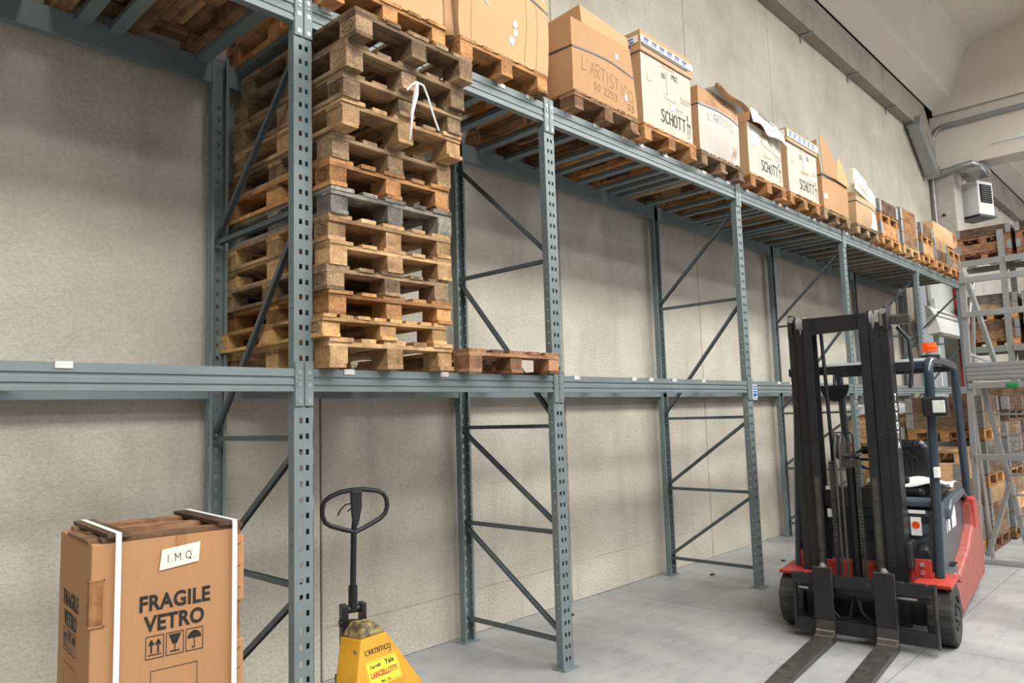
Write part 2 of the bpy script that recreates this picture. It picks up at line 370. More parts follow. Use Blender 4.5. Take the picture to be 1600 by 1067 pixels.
# ------------------------------------------------------------ pallet rack
PZ = .0752
UX = [-1.9075, 0, 2.791, 5.58, 8.653, 11.2]
BW = .1008; YD = .978
B1, T1, B2, T2 = 1.7845, 1.8944, 3.6507, 3.787
rack = empty('pallet_rack', (0, 0, 0), 0, 'long blue-grey steel pallet rack of perforated uprights and two beam levels along the wall', 'rack')
def post_mesh(top):
    g = MB(); w = BW; n = int((top-.02)/PZ)
    cols = [0, .026, .043, .060, .077, w]
    for face_i in range(1):
        z = .0
        def strip(z0, z1):
            g.add([(0,0,z0),(w,0,z0),(w,0,z1),(0,0,z1)], [(0,1,2,3)])
        strip(0, .03)
        for k in range(n):
            a = .03+k*PZ; hb = a+.022; ht = hb+.026; e = a+PZ
            strip(a, hb)
            for c0, c1 in ((0, 1), (2, 3), (4, 5)):
                g.add([(cols[c0],0,hb),(cols[c1],0,hb),(cols[c1],0,ht),(cols[c0],0,ht)], [(0,1,2,3)])
            strip(ht, e)
        strip(.03+n*PZ, top)
    # flanges with small round-ish holes
    for x in (0, w):
        y0, y1, y2, y3 = 0, .02, .028, .052
        last = 0
        for k in range(n):
            a = .03+k*PZ+.05; b = a+.008
            g.add([(x,y0,last),(x,y3,last),(x,y3,a),(x,y0,a)], [(0,1,2,3)])
            g.add([(x,y0,a),(x,y1,a),(x,y1,b),(x,y0,b)], [(0,1,2,3)]); g.add([(x,y2,a),(x,y3,a),(x,y3,b),(x,y2,b)], [(0,1,2,3)])
            last = b
        g.add([(x,y0,last),(x,y3,last),(x,y3,top),(x,y0,top)], [(0,1,2,3)])
        xi = .018 if x == 0 else w-.018
        g.add([(x,y3,0),(xi,y3,0),(xi,y3,top),(x,y3,top)], [(0,1,2,3)])
    return g
TOPZ = 3.83
g = post_mesh(TOPZ)
me = bpy.data.meshes.new('post'); me.from_pydata(g.v, [], g.f); me.materials.append(M['paint'])
bmm = bmesh.new(); bmm.from_mesh(me); bmesh.ops.remove_doubles(bmm, verts=bmm.verts, dist=1e-5); bmesh.ops.recalc_face_normals(bmm, faces=bmm.faces)
bmm.to_mesh(me); bmm.free()
bp = MB().box(-.025, BW+.025, -.03, .075, 0, .008)
bp_me = None
for i, x in enumerate(UX):
    for back in (0, 1):
        o = bpy.data.objects.new('post', me); COL.objects.link(o); o.parent = rack
        if back: o.location = (x+BW, YD, 0); o.rotation_euler = (0, 0, PI)
        else: o.location = (x, 0, 0)
        sm = o.modifiers.new('solid', 'SOLIDIFY'); sm.thickness = .0022
        if bp_me is None:
            q = bp.build('base_plate', M['paint'], o); bp_me = q.data
            q2 = MB().cyl((-.012,-.018,.008),(-.012,-.018,.03),.007,8).cyl((-.012,-.018,.008),(-.012,-.018,.014),.013,6).build('anchor_bolt', M['galv'], o); ab = q2.data
        else:
            for nm_, dd in (('base_plate', bp_me), ('anchor_bolt', ab)):
                q = bpy.data.objects.new(nm_, dd); COL.objects.link(q); q.parent = o
    # braces
    HZ = [.17, .86, 1.56, 2.69]
    xc = x+BW/2
    def brace(y0, z0, y1, z1, dx=0):
        p0 = Vector((xc+dx, y0, z0)); p1 = Vector((xc+dx, y1, z1)); d = (p1-p0).normalized(); n_ = Vector((1, 0, 0)); q_ = d.cross(n_)
        g = MB().bar(p0, p1, .028, .004, up=q_).bar(p0+n_*.013, p1+n_*.013, .003, .026, up=q_).bar(p0-n_*.013, p1-n_*.013, .003, .026, up=q_)
        o = g.build('brace', M['brace'], rack)
    for z in HZ: brace(.03, z, YD-.03, z, 0)
    for z0, z1 in ((.17, .86), (.86, 1.56), (1.56, 2.69), (2.69, 3.60)):
        a, c = z0+.03, z1-.03
        if i == 1: brace(.03, a, YD-.03, c, .004)
        else: brace(.03, c, YD-.03, a, .004)
def beam(x0, x1, z0, z1, back):
    h = z1-z0
    pf = [(.0, z0), (.046, z0), (.046, z1), (.0, z1), (.0, z0+.66*h), (.007, z0+.63*h), (.007, z0+.52*h), (.001, z0+.49*h), (.001, z0+.30*h), (.007, z0+.27*h), (.007, z0+.17*h), (.0, z0+.14*h)]
    if back: pf = [(YD-y, z) for y, z in pf]
    else: pf = [(y-.002, z) for y, z in pf]
    o = MB().prism(pf, 'x', x0, x1).build('beam', M['paint'], rack)
    for sx, xx in ((0, x0), (1, x1)):
        a, c = (xx-.048, xx) if sx == 0 else (xx, xx+.048)
        zt, zb = z1+.035, z0-.072
        y0, y1 = (-.0085, -.0025) if not back else (YD+.0025, YD+.0085)
        g = MB().box(a, c, y0, y1, zb, zt)
        # return flange along the inner side of the plate
        b = (a+c)/2
        q = g.build('connector_plate', M['paint'], o, bevel=.004, seg=1)
        if not back:
            hk = MB()
            for zz in (zt-.05, (zb+zt)/2, zb+.03):
                hk.box(b-.009, b+.009, y0-.003, y0, zz, zz+.006).box(b-.009, b-.003, y0-.003, y0, zz-.014, zz)
                hk.box(b-.004, b+.012, y0-.001, y0+.0, zz-.012, zz-.002)
            hk.cyl((b, y0, zt-.085), (b, y0-.005, zt-.085), .005, 8)
            hk.build('hook', M['bolt'], o)
xL = -4.70
ends = [(xL, UX[0])] + [(UX[i]+BW, UX[i+1]) for i in range(5)]
for x0, x1 in ends:
    for z0, z1 in ((B1, T1), (B2, T2)):
        beam(x0, x1, z0, z1, 0); beam(x0, x1, z0, z1, 1)
# support bars with front lip
def sbar_mesh(wd):
    g = MB().box(-wd/2, wd/2, .046, YD-.048, -.034, 0)
    return g
def sup(x, ztop, wd=.05):
    o = MB().box(-wd/2, wd/2, .0455, YD-.047, -.032, .0).box(-wd/2, wd/2, -.002, .0455, .0003, .003).box(-wd/2, wd/2, YD-.047, YD+.002, .0003, .003).build('support_bar', M['paint'], rack)
    o.location = (x, 0, ztop)
    q = MB().box(-wd/2, wd/2, -.0062, -.0025, -.024, .0033).build('end_lip', M['clip'], o)
def un_x(*a): return a
for x in (-2.89, -1.6, -.96, .25, .94, 1.17, 1.51, 1.98, 3.48, 3.77, 4.5, 5.2, 6.2, 7.1, 9.2): sup(x, T1, .062)
PALX = [-4.62+.1, -3.68, -2.75, -1.775, -.86, .23, 1.11, 2.0, 2.95, 3.87, 4.8, 5.87, 6.82, 7.74, 8.72, 9.44, 10.28]
for x in (-4.3, -3.6, -3.2, -2.6, -2.44, -1.97, -1.72, -1.3, -.95, -.42, -.14, .28, .6, .97, 1.19, 1.55, 1.85, 2.03, 2.2, 2.66): sup(x, T2, .07)
for x in PALX[8:]:
    for dx in (.09, .40, .71):
        xx = x+dx
        if any(u-.03 < xx < u+BW+.03 for u in UX): continue
        sup(xx, T2, .058)
for x in (3.8, 4.72, 5.75): sup(x, T2, .058)
# load sign on the third upright
sg = empty('load_sign', (2.885, -.0065, 1.79), 0, 'small blue and white load capacity sign hanging on the rack upright', 'sign')
MB().box(-.005, .085, -.004, 0, -.07, .07).build('plate', M['inkwhite'], sg)
MB().box(.002, .078, -.0052, -.004, -.062, .062).build('blue_field', M['blue'], sg)

# ------------------------------------------------------------ lettering helpers
def text(s, size, mat, parent, origin, udir, ndir, bold=0, name='lettering', align='CENTER', xs=1.0):
    cu = bpy.data.curves.new('t', 'FONT'); cu.body = s; cu.size = size; cu.align_x = align; cu.offset = bold; cu.extrude = .0004; cu.space_character = 1.05; cu.resolution_u = 3
    o = bpy.data.objects.new('t', cu); COL.objects.link(o)
    dg = bpy.context.evaluated_depsgraph_get(); me = bpy.data.meshes.new_from_object(o.evaluated_get(dg)); bpy.data.objects.remove(o)
    me.materials.clear(); me.materials.append(mat)
    q = bpy.data.objects.new(name, me); COL.objects.link(q); q.parent = parent
    u = Vector(udir).normalized(); n = Vector(ndir).normalized(); v = n.cross(u)
    mm = Matrix.Identity(4)
    for i in range(3): mm[i][0] = u[i]*xs; mm[i][1] = v[i]; mm[i][2] = n[i]; mm[i][3] = origin[i]
    q.matrix_local = mm
    return q
for k, (s, z, sz) in enumerate((('PORTATA', .04, .017), ('MASSIMA', .016, .017), ('PER RIPIANO', -.008, .013), ('Kg 2000', -.05, .022))):
    text(s, sz, M['inkwhite'], sg, (.04, -.0056, z-.005), (1,0,0), (0,-1,0), .0004)
ST = {  # single-stroke letters in a 0..1 box
 'L': [[(0,1),(0,0),(.6,0)]], "'": [[(.1,1),(.05,.8)]], 'A': [[(0,0),(.35,1),(.7,0)],[(.15,.4),(.55,.4)]],
 'R': [[(0,0),(0,1),(.45,1),(.6,.8),(.45,.52),(0,.5)],[(.3,.5),(.6,0)]], 'T': [[(0,1),(.7,1)],[(.35,1),(.35,0)]],
 'I': [[(.1,1),(.1,0)]], 'S': [[(.6,.88),(.4,1),(.15,.97),(.05,.78),(.2,.58),(.45,.46),(.6,.26),(.48,.05),(.22,0),(0,.12)]],
 'C': [[(.65,.85),(.45,1),(.2,.95),(.03,.7),(.02,.35),(.18,.06),(.45,0),(.65,.13)]],
 'O': [[(.35,1),(.1,.88),(0,.5),(.1,.12),(.35,0),(.6,.12),(.7,.5),(.6,.88),(.35,1)]],
 'H': [[(0,0),(0,1)],[(.6,0),(.6,1)],[(0,.5),(.6,.5)]], 'D': [[(0,0),(0,1),(.35,.95),(.6,.7),(.6,.3),(.35,.05),(0,0)]],
 '5': [[(.55,1),(.1,1),(.05,.58),(.35,.62),(.58,.4),(.5,.1),(.2,0),(0,.1)]], '0': [[(.3,1),(.05,.8),(0,.4),(.2,0),(.45,.1),(.58,.5),(.5,.9),(.3,1)]],
 '2': [[(0,.8),(.2,1),(.5,.95),(.55,.7),(0,0),(.6,0)]], '3': [[(0,.95),(.4,1),(.5,.75),(.2,.55),(.55,.4),(.5,.08),(.15,0),(0,.1)]],
 'M': [[(0,0),(0,1),(.35,.4),(.7,1),(.7,0)]], 'Q': [[(.35,1),(.1,.88),(0,.5),(.1,.12),(.35,0),(.6,.12),(.7,.5),(.6,.88),(.35,1)],[(.4,.2),(.7,-.1)]],
 '.': [[(.1,0),(.14,.04)]], 'G': [[(.6,.85),(.4,1),(.1,.85),(0,.45),(.15,.05),(.5,.05),(.62,.4),(.35,.42)]], 'N': [[(0,0),(0,1),(.6,0),(.6,1)]], 'Z': [[(0,1),(.6,1),(0,0),(.6,0)]],
 'P': [[(0,0),(0,1),(.5,1),(.6,.75),(.45,.52),(0,.5)]], 'B': [[(0,0),(0,1),(.45,1),(.55,.78),(.4,.55),(0,.52)],[(.4,.55),(.6,.3),(.45,0),(0,0)]],
 '9': [[(.5,.6),(.2,.5),(0,.7),(.15,1),(.45,.98),(.52,.6),(.4,0)]], ' ': [], 'E': [[(.6,1),(0,1),(0,0),(.6,0)],[(0,.5),(.5,.5)]], 'F': [[(.6,1),(0,1),(0,0)],[(0,.5),(.5,.5)]]}
def ribbon(g, pts, w, warp, off=.003):
    for a, c in zip(pts, pts[1:]):
        a = Vector(a); c = Vector(c); d = (c-a)
        if d.length < 1e-6: continue
        d.normalize(); n = Vector((-d.y, d.x))*w/2; a2 = a-d*w*.3; c2 = c+d*w*.3
        g.add([warp(p.x, p.y, off) for p in (a2+n, a2-n, c2-n, c2+n)], [(0, 1, 2, 3)])
def strokes(s, u, v, size, w, mat, parent, warp, jit=0, slope=0, name='handwriting', sp=.28, xs=1.0):
    g = MB(); x = u
    for ch in s:
        L = ST.get(ch.upper(), []); wd = max([p[0] for l in L for p in l] + [.3])
        for l in L:
            ribbon(g, [(x+(p[0]*xs+random.uniform(-jit, jit))*size, v+slope*(x-u)+(p[1]+random.uniform(-jit, jit))*size) for p in l], w, warp)
        x += (wd*xs+sp)*size
    if g.f: return g.build(name, mat, parent)
# ------------------------------------------------------------ pallets
PH = .135; PD = 1.125
def make_pallet(tone, seed, boards=5, w=.8):
    rnd = random.Random(seed); root = empty('pallet', (0, 0, 0))
    X, Y, Bm = WM[(tone, 'x')], WM[(tone, 'y')], WM[(tone, 'b')]
    s = w/.8; x0 = -w/2; t = .02
    # runners (3)
    for xa, wd in ((0, .1), (.35, .1), (.7, .1)):
        j = rnd.uniform(-.004, .004)
        MB().box(x0+(xa+j)*s, x0+(xa+wd+j)*s, rnd.uniform(-.006, .004), PD, 0, t).build('runner', Y, root)
    for yi, yb in enumerate((0, .49, PD-.14)):
        for xa, wd in ((0, .1), (.35, .1), (.7, .1)):
            jy = rnd.uniform(0, .012) if yi != 2 else 0; jx = rnd.uniform(-.004, .006)
            if xa == .7: jx = -abs(jx)
            if xa == 0: jx = abs(jx)
            MB().box(x0+(xa+jx)*s, x0+(xa+wd+jx)*s, yb+jy, yb+.14, t, PH-2*t).build('block', Bm, root)
        MB().box(x0, x0+w, yb+rnd.uniform(0, .006), yb+.14, PH-2*t, PH-t).build('stringer', X, root)
    if boards == 5: bs = [(0, .14), (.19, .09), (.33, .14), (.52, .09), (.66, .14)]
    else: bs = [(i*.102, .075) for i in range(8)]
    for xa, wd in bs:
        j = rnd.uniform(-.004, .004)
        MB().box(max(x0, x0+(xa+j)*s), min(x0+w, x0+(xa+wd+j)*s), rnd.uniform(-.004, .008), PD-rnd.uniform(0, .006), PH-t, PH).build('deck_board', Y, root)
    if seed % 2 == 0:
        # branded oval on the left face of the front left block
        g = MB(); 
        for r_ in (1,):
            pts = [(-(.07+.042*math.cos(2*PI*k/16)), .057+.026*math.sin(2*PI*k/16)) for k in range(17)]
            def wp(a, c, o_): return (x0-.0015, -a, c)
            ribbon(g, pts, .004, wp); 
        for k_ in range(3): ribbon(g, [(-(.05+.018*k_), .045), (-(.05+.018*k_), .068)], .004, wp)
        g.build('brand_mark', M['ink'], root)
    return root
TEMPL = {}
def pallet(tone, x, y, z, rz, label, group, h=PH, boards=5, w=.8, var=0, name='pallet', cat='pallet', px=0):
    key = (tone, boards, w, var)
    if key not in TEMPL:
        r = make_pallet(tone, len(TEMPL)+3, boards, w); freeze(r); TEMPL[key] = r; o = r
    else:
        o = copy_tree(TEMPL[key])
    o.location = (x, y, z); o.rotation_euler = (px, 0, rz); o.scale = (1, 1, h/PH)
    tag(o, label, cat, group); o.name = name
    return o
# the tall stack
tops = [2.047, 2.16, 2.283, 2.408, 2.533, 2.668, 2.81, 2.955, 3.09, 3.23, 3.365, 3.505, 3.645]
tone = ['pale', 'new', 'orange', 'grey', 'pale', 'pale', 'grey', 'orange', 'weathered', 'pale', 'weathered', 'weathered', 'weathered']
tone[3] = 'weathered'
xc = [-1.377, -1.416, -1.378, -1.392, -1.372, -1.375, -1.363, -1.371, -1.358, -1.368, -1.372, -1.378, -1.372]
yf = [-.1, -.1, -.1, -.1, -.1, -.1, -.1, -.1, -.1, -.205, -.22, -.255, -.33]
rz = [0, .5, -.5, .8, 0, 0, .5, 1, .8, .5, 1, 1.4, 1.6]
lab = ['pale pallet at the very bottom of the tall stack, speckled block ends', 'fresh yellow pallet second from the bottom of the tall stack, narrow close-set boards',
 'orange-brown pallet third from the bottom of the tall stack', 'weathered pallet with whitish blocks, fourth from the bottom of the tall stack',
 'light brown pallet fifth from the bottom of the tall stack', 'light pallet directly under the weathered grey pallet in the tall stack',
 'silver-grey weathered pallet in the middle of the tall stack', 'orange-toned pallet resting directly on the silver-grey pallet of the tall stack',
 'brown pallet two above the silver-grey pallet in the tall stack', 'pallet fourth from the top of the tall stack, under the hanging white strap',
 'dull brown pallet third from the top of the tall stack', 'brown pallet second from the top of the tall stack',
 'weathered pallet on top of the tall stack, jutting out towards the aisle']
zb = T1+.0035
for k in range(13):
    pallet(tone[k], xc[k], yf[k], zb, R(rz[k]), lab[k], 'pallets of the tall stack', h=tops[k]-zb-.0005, boards=8 if k == 1 else 5, var=k % 3)
    zb = tops[k]
pallet('red', -.448, -.1, T1+.0035, R(-.3), 'single reddish-brown pallet lying on the lower beam beside the tall stack', 'pallets on the lower beam', var=5)
# white strap over the stack
sw = MB()
pth = [(-1.42, -.285, 3.34), (-1.40, -.30, 3.37), (-1.375, -.31, 3.39), (-1.33, -.31, 3.385), (-1.30, -.31, 3.33), (-1.265, -.31, 3.24), (-1.22, -.30, 3.17)]
sw.tube(pth, .006, 6); sw.tube([(-1.37, -.31, 3.388), (-1.385, -.315, 3.32), (-1.40, -.30, 3.22), (-1.405, -.30, 3.16), (-1.40, -.275, 3.08)], .012, 6, rs=[.008, .014, .009, .006, .004])
o = sw.build('strap', M['strapw'], smooth=True); tag(o, 'white plastic strap dangling over the front of the pallet stack', 'strap')

# shelf pallets
ZS = T2+.0035
ptone = ['brown', 'red', 'brown', 'orange', 'orange', 'brown', 'orange', 'weathered', 'orange', 'orange', 'weathered', 'weathered', 'orange', 'pale', 'orange', 'orange', 'orange']
plab = {0: 'brown pallet on the upper beams at the far left of the frame', 1: 'reddish pallet on the upper beams, second from the left', 2: 'brown pallet on the upper beams just left of the nearest upright',
 3: 'orange pallet on the upper beams above the tall stack', 4: 'pallet on the upper beams under the large bulging carton', 5: 'brown pallet under the strapped carton with handwriting', 6: 'bright orange pallet under the largest pale printed carton',
 7: 'greyish pallet under the stained grey carton', 8: 'orange pallet under the pale carton with a white flap lid', 9: 'orange pallet under the pale carton just left of the pointed open carton', 10: 'weathered pallet under the pointed open carton',
 11: 'weathered pallet under the cream foam bundle', 12: 'orange pallet under the first stack of wooden collars', 13: 'pale pallet under the stack of three wooden collars', 14: 'orange pallet under the third stack of wooden collars', 15: 'orange pallet under the fourth stack of wooden collars', 16: 'last pallet at the far end of the upper beams'}
for k, x in enumerate(PALX):
    w = .8 if k < 14 else (.68 if k == 14 else .78)
    if k == 14: w = .66
    if k == 15: w = .8
    pallet(ptone[k], x+w/2, -.1, ZS, R(random.uniform(-.4, .4)), plab[k], 'pallets on the upper beams', w=w, var=k % 2)
ZP = ZS+PH
# ------------------------------------------------------------ cartons
class Carton:
    def __init__(s, name, x, y, z, w, d, h, mat, label, cat='carton', bulge=.012, warp=None, group='cartons on the upper beams', sidemat=None, rz=0, seed=1, nosmooth=False):
        s.w, s.d, s.h = w, d, h; s.fn = warp; s.b = bulge; s.seed = seed
        s.root = empty(name, (x, y, z), rz, label, cat, group)
        n = 8; g = MB(); g2 = MB()
        def grid(P, G):
            vs = [s.W(*P(i/n, j/n)) for j in range(n+1) for i in range(n+1)]
            G.add(vs, [(j*(n+1)+i, j*(n+1)+i+1, (j+1)*(n+1)+i+1, (j+1)*(n+1)+i) for j in range(n) for i in range(n)])
        grid(lambda a, c: (a*w, 0, c*h), g); grid(lambda a, c: (w, a*d, c*h), g2); grid(lambda a, c: (w-a*w, d, c*h), g2); grid(lambda a, c: (0, d-a*d, c*h), g2)
        grid(lambda a, c: (a*w, c*d, h), g); grid(lambda a, c: (a*w, d-c*d, 0), g)
        if sidemat: 
            g.build('front_panel', mat, s.root, smooth=True); g2.build('side_panel', sidemat, s.root, smooth=True)
        else:
            b = len(g.v); g.v += g2.v; g.f += [tuple(b+i for i in f) for f in g2.f]
            o = g.build('body', mat, s.root, smooth=True)
    def W(s, x, y, z):
        w, d, h, b = s.w, s.d, s.h, s.b
        fx, fy, fz = x/w, y/d, z/h
        e = math.sin(PI*min(1, max(0, fz)))
        nx = x + b*e*(2*fx-1)*math.sin(PI*min(1, max(0, fy))); ny = y + b*e*(2*fy-1)*math.sin(PI*min(1, max(0, fx)))
        q = noise.noise_vector(Vector((x*3+s.seed*7, y*3, z*3)))*b*.9
        e2 = min(1, fz*5)
        p = Vector((nx+q.x*e2, ny+q.y*e2, z + q.z*.3*e2))
        if s.fn: p = s.fn(p, fx, fy, fz)
        return p
    def front(s, u, v, off): return s.W(u, -off, v)
    def strap(s, zf, mat, width=.016, name='strap', off=.004):
        pts = []; N = 8
        for a in range(N): pts.append((a/N*s.w, -off))
        for a in range(N): pts.append((s.w+off, a/N*s.d))
        for a in range(N): pts.append((s.w-a/N*s.w, s.d+off))
        for a in range(N): pts.append((-off, s.d-a/N*s.d))
        g = MB(); n = len(pts); vs = []
        for x, y in pts:
            z = zf(x/s.w, y/s.d)*s.h; vs += [s.W(x, y, z-width/2), s.W(x, y, z+width/2)]
        g.add(vs, [(2*i, 2*((i+1) % n), 2*((i+1) % n)+1, 2*i+1) for i in range(n)])
        o = g.build(name, mat, s.root); sm = o.modifiers.new('s', 'SOLIDIFY'); sm.thickness = .002; return o
    def patch(s, u0, u1, v0, v1, mat, name='tape', off=.003, n=4, skew=0):
        g = MB(); vs = [s.front(u0+(u1-u0)*i/n, v0+(v1-v0)*j/n+skew*i/n, off) for j in range(n+1) for i in range(n+1)]
        g.add(vs, [(j*(n+1)+i, j*(n+1)+i+1, (j+1)*(n+1)+i+1, (j+1)*(n+1)+i) for j in range(n) for i in range(n)])
        return g.build(name, mat, s.root)
    def blob(s, u, v, r, mat, name='tape_scrap', off=.003, seed=0):
        rn = random.Random(seed); g = MB(); pts = []
        for k in range(9):
            a = 2*PI*k/9; q = r*rn.uniform(.5, 1.1); pts.append(s.front(u+q*math.cos(a), v+q*math.sin(a)*1.3, off))
        g.add([s.front(u, v, off)]+pts, [(0, k+1, (k+1) % 9+1) for k in range(9)])
        return g.build(name, mat, s.root)
    def lid(s, h, mat, over=.012, z=None, name='lid'):
        z = s.h-h*.3 if z is None else z; o = over; g = MB()
        w, d = s.w, s.d; n = 6
        ring = [(-o+(w+2*o)*i/n, -o) for i in range(n)] + [(w+o, -o+(d+2*o)*i/n) for i in range(n)] + [(w+o-(w+2*o)*i/n, d+o) for i in range(n)] + [(-o, d+o-(d+2*o)*i/n) for i in range(n)]
        N = len(ring)
        vs = [s.W(x, y, min(z, s.h)) for x, y in ring]; base = [Vector(q) for q in vs]
        up = [q+Vector((0, 0, h)) for q in base]; cen = sum(up, Vector())/N
        g.add(base+up+[cen], [(i, (i+1) % N, N+(i+1) % N, N+i) for i in range(N)] + [(N+i, N+(i+1) % N, 2*N) for i in range(N)])
        ob = g.build(name, mat, s.root); sm = ob.modifiers.new('s', 'SOLIDIFY'); sm.thickness = .004
        return z
def panel(name, pts, mat, parent, th=.005):
    # thin board from four or more corner points
    g = MB(); P_ = [Vector(p) for p in pts]; n = (P_[1]-P_[0]).cross(P_[2]-P_[0]).normalized()*th; k = len(P_)
    g.add([p-n/2 for p in P_]+[p+n/2 for p in P_], [tuple(range(k))[::-1], tuple(range(k, 2*k))] + [(i, (i+1) % k, k+(i+1) % k, k+i) for i in range(k)])
    return g.build(name, mat, parent)
def sheet(name, fn, nu, nv, mat, parent, th=.004, smooth=True):
    g = MB(); g.add([fn(i/nu, j/nv) for j in range(nv+1) for i in range(nu+1)], [(j*(nu+1)+i, j*(nu+1)+i+1, (j+1)*(nu+1)+i+1, (j+1)*(nu+1)+i) for j in range(nv) for i in range(nu)])
    o = g.build(name, mat, parent, smooth=smooth); sm = o.modifiers.new('s', 'SOLIDIFY'); sm.thickness = th; return o
DBX = 1.0
# carton over the tall stack
A = Carton('carton', -1.77, -.085, ZP, .79, DBX, .75, M['cardlight'], 'brown strapped carton above the tall pallet stack, cut by the top of the frame', bulge=.015, seed=1)
A.strap(lambda a, b: .38-.12*math.sin(PI*a)+.06*a, M['strapb'], .018)
for i_, (x_, l_) in enumerate(((-4.50, 'added brown carton blocking light above the leftmost pallet'), (-3.66, 'added brown carton blocking light above the second pallet from the left'), (-2.73, 'added brown carton blocking light above the pallet left of the nearest upright'))):  # loads added, hardly seen, to keep light from leaking through the pallets
    Carton('carton', x_, -.085, ZP, .76, 1.0, .7, M['card'], l_, bulge=.01, seed=30+i_)
# big bulging carton
def wB(p, fx, fy, fz):
    p.x += .04*fx*(math.sin(PI*min(1, fz*1.1)))*1.2+.03*fx*(1-fz); return p
Bc = Carton('carton', -.85, -.085, ZP, .78, DBX, .78, M['cardlight'], 'large bulging brown carton with torn tape between the first two uprights on top', bulge=.02, warp=wB, seed=2)
Bc.strap(lambda a, b: .72-.02*a-.12*a*a if b < .01 else .72, M['strapb'], .016)
Bc.strap(lambda a, b: .80, M['strapb'], .012)
for u, v, r_ in ((.44, .24, .03), (.45, .19, .032), (.43, .13, .03), (.12, .36, .035), (.62, .60, .03), (.68, .57, .025), (.74, .55, .02)): Bc.blob(u, v, r_, M['tape'], seed=int(u*100))
Bc.patch(.50, .63, .66, .74, M['inkwhite'], 'paper_label')
for u_ in (.09, .55, .66): Bc.patch(u_, u_+.004, .02, .76, M['card'], 'crease', .002, 6)
for u_, v_ in ((.10, .36), (.14, .33)): Bc.patch(u_, u_+.08, v_, v_+.01, M['tape'], 'torn_strip', .004, 3, -.05)
strokes('GONZ', .38, .60, .055, .004, M['pencil'], Bc.root, Bc.front, .05, -.1)
sheet('loose_flap', lambda a, c: (-.03-.08*a*(1-c*.4), .02+.02*math.sin(3*c), .0-.03*a+.62*c), 3, 6, M['card'], Bc.root)
# handwritten carton
def wC(p, fx, fy, fz):
    k = max(0, fx-.6)/.4; p.x += .05*k*(1-fz)*1.0 - .03*k*fz; p.z -= .02*k*(1-fz); return p
C2 = Carton('carton', .235, -.085, ZP, .76, DBX, .55, M['card'], 'brown strapped carton with large handwriting and an open box lid on top', bulge=.012, warp=wC, seed=3)
C2.strap(lambda a, b: .60+.03*math.sin(PI*a), M['strapb'], .014)
strokes("L'ARTISTICO", .10, .185, .10, .003, M['pencil'], C2.root, C2.front, .05, -.12, sp=.12, xs=.8)
strokes('50 2253', .24, .075, .05, .003, M['pencil'], C2.root, C2.front, .05, -.05)
strokes('03', .64, .05, .05, .004, M['pencil'], C2.root, C2.front, .04)
C2.blob(.62, .14, .025, M['tape'], seed=4); C2.patch(.52, .56, .40, .44, M['inkwhite'], 'paper_label')
# tray resting tilted on top of it
T = empty('open_carton_tray', (.235, -.06, ZP+.55), 0, 'pale open cardboard tray lying on the handwritten carton', 'carton', 'cartons on the upper beams')
TM = Matrix.Translation((.16, -.0, .03)) @ Euler((R(-6), R(2), R(2))).to_matrix().to_4x4()
def tb(*a): return MB().box(*a, M=TM)
tb(0, .64, 0, .75, -.005, 0).build('base', M['cardlight'], T)
tb(0, .64, 0, .005, 0, .14).build('front_wall', M['cardlight'], T)
tb(0, .005, .005, .75, 0, .14).build('side_wall', M['card'], T); tb(.635, .64, .005, .75, 0, .14).build('side_wall', M['cardlight'], T); tb(.005, .635, .745, .75, 0, .14).build('back_wall', M['cardlight'], T)
# SCHOTT cartons
def schott(x, w, h, label, lidded=True, flap=False, seed=5):
    c = Carton('carton', x+.01, -.085, ZP, w, DBX, h, M['cardpale'], label, bulge=.005, sidemat=M['cardside'], seed=seed)
    k = w/.78
    strokes('SCHOTT', .27*k, .085, .105*k, .011, M['ink'], c.root, c.front, 0, 0, 'printed_name', .17, .72)
    g = MB()
    for uu_, vv, kk in ((.30, .47, 'OD'), (.47, .50, 'PBZ')): strokes(kk, uu_*k, vv*h/.66, .04*k, .005, M['ink'], c.root, c.front, 0, 0, 'printed_mark', .2)
    for q in ([(.08,.56),(.08,.62),(.14,.62)], [(.08,.44),(.08,.38),(.14,.38)], [(.38,.55),(.38,.34),(.36,.34)]): ribbon(g, [(a*k, b*h/.66) for a, b in q], .003, c.front)
    for a in (.70, .735):
        ribbon(g, [(a*k, .07), (a*k, .18)], .006, c.front); ribbon(g, [((a-.012)*k, .15), (a*k, .18), ((a+.012)*k, .15)], .006, c.front)
    ribbon(g, [(.70*k, .20), (.70*k, .24)], .014, c.front); ribbon(g, [(.69*k, .05), (.745*k, .05)], .004, c.front)
    for i in range(5): ribbon(g, [((.48+.03*i)*k, .24*h/.66), ((.49+.03*i)*k, .255*h/.66)], .006, c.front)
    tag(g.build('printed_marks', M['ink'], c.root), kind='stuff')
    c.patch(.33*k, .52*k, .57*h/.66, .60*h/.66, M['tapebrown'], 'brown_sticker'); c.patch(.33*k, .52*k, .30*h/.66, .33*h/.66, M['tapebrown'], 'brown_sticker')
    c.patch(.42*k, .50*k, .22*h/.66, .28*h/.66, M['inkwhite'], 'paper_label')
    strokes('5009', .60*k, .33*h/.66, .05, .003, M['pencil'], c.root, c.front, .05)
    return c
c3 = schott(1.11, .765, .66, 'largest pale printed carton with a taped lid, beside the handwritten carton', seed=5)
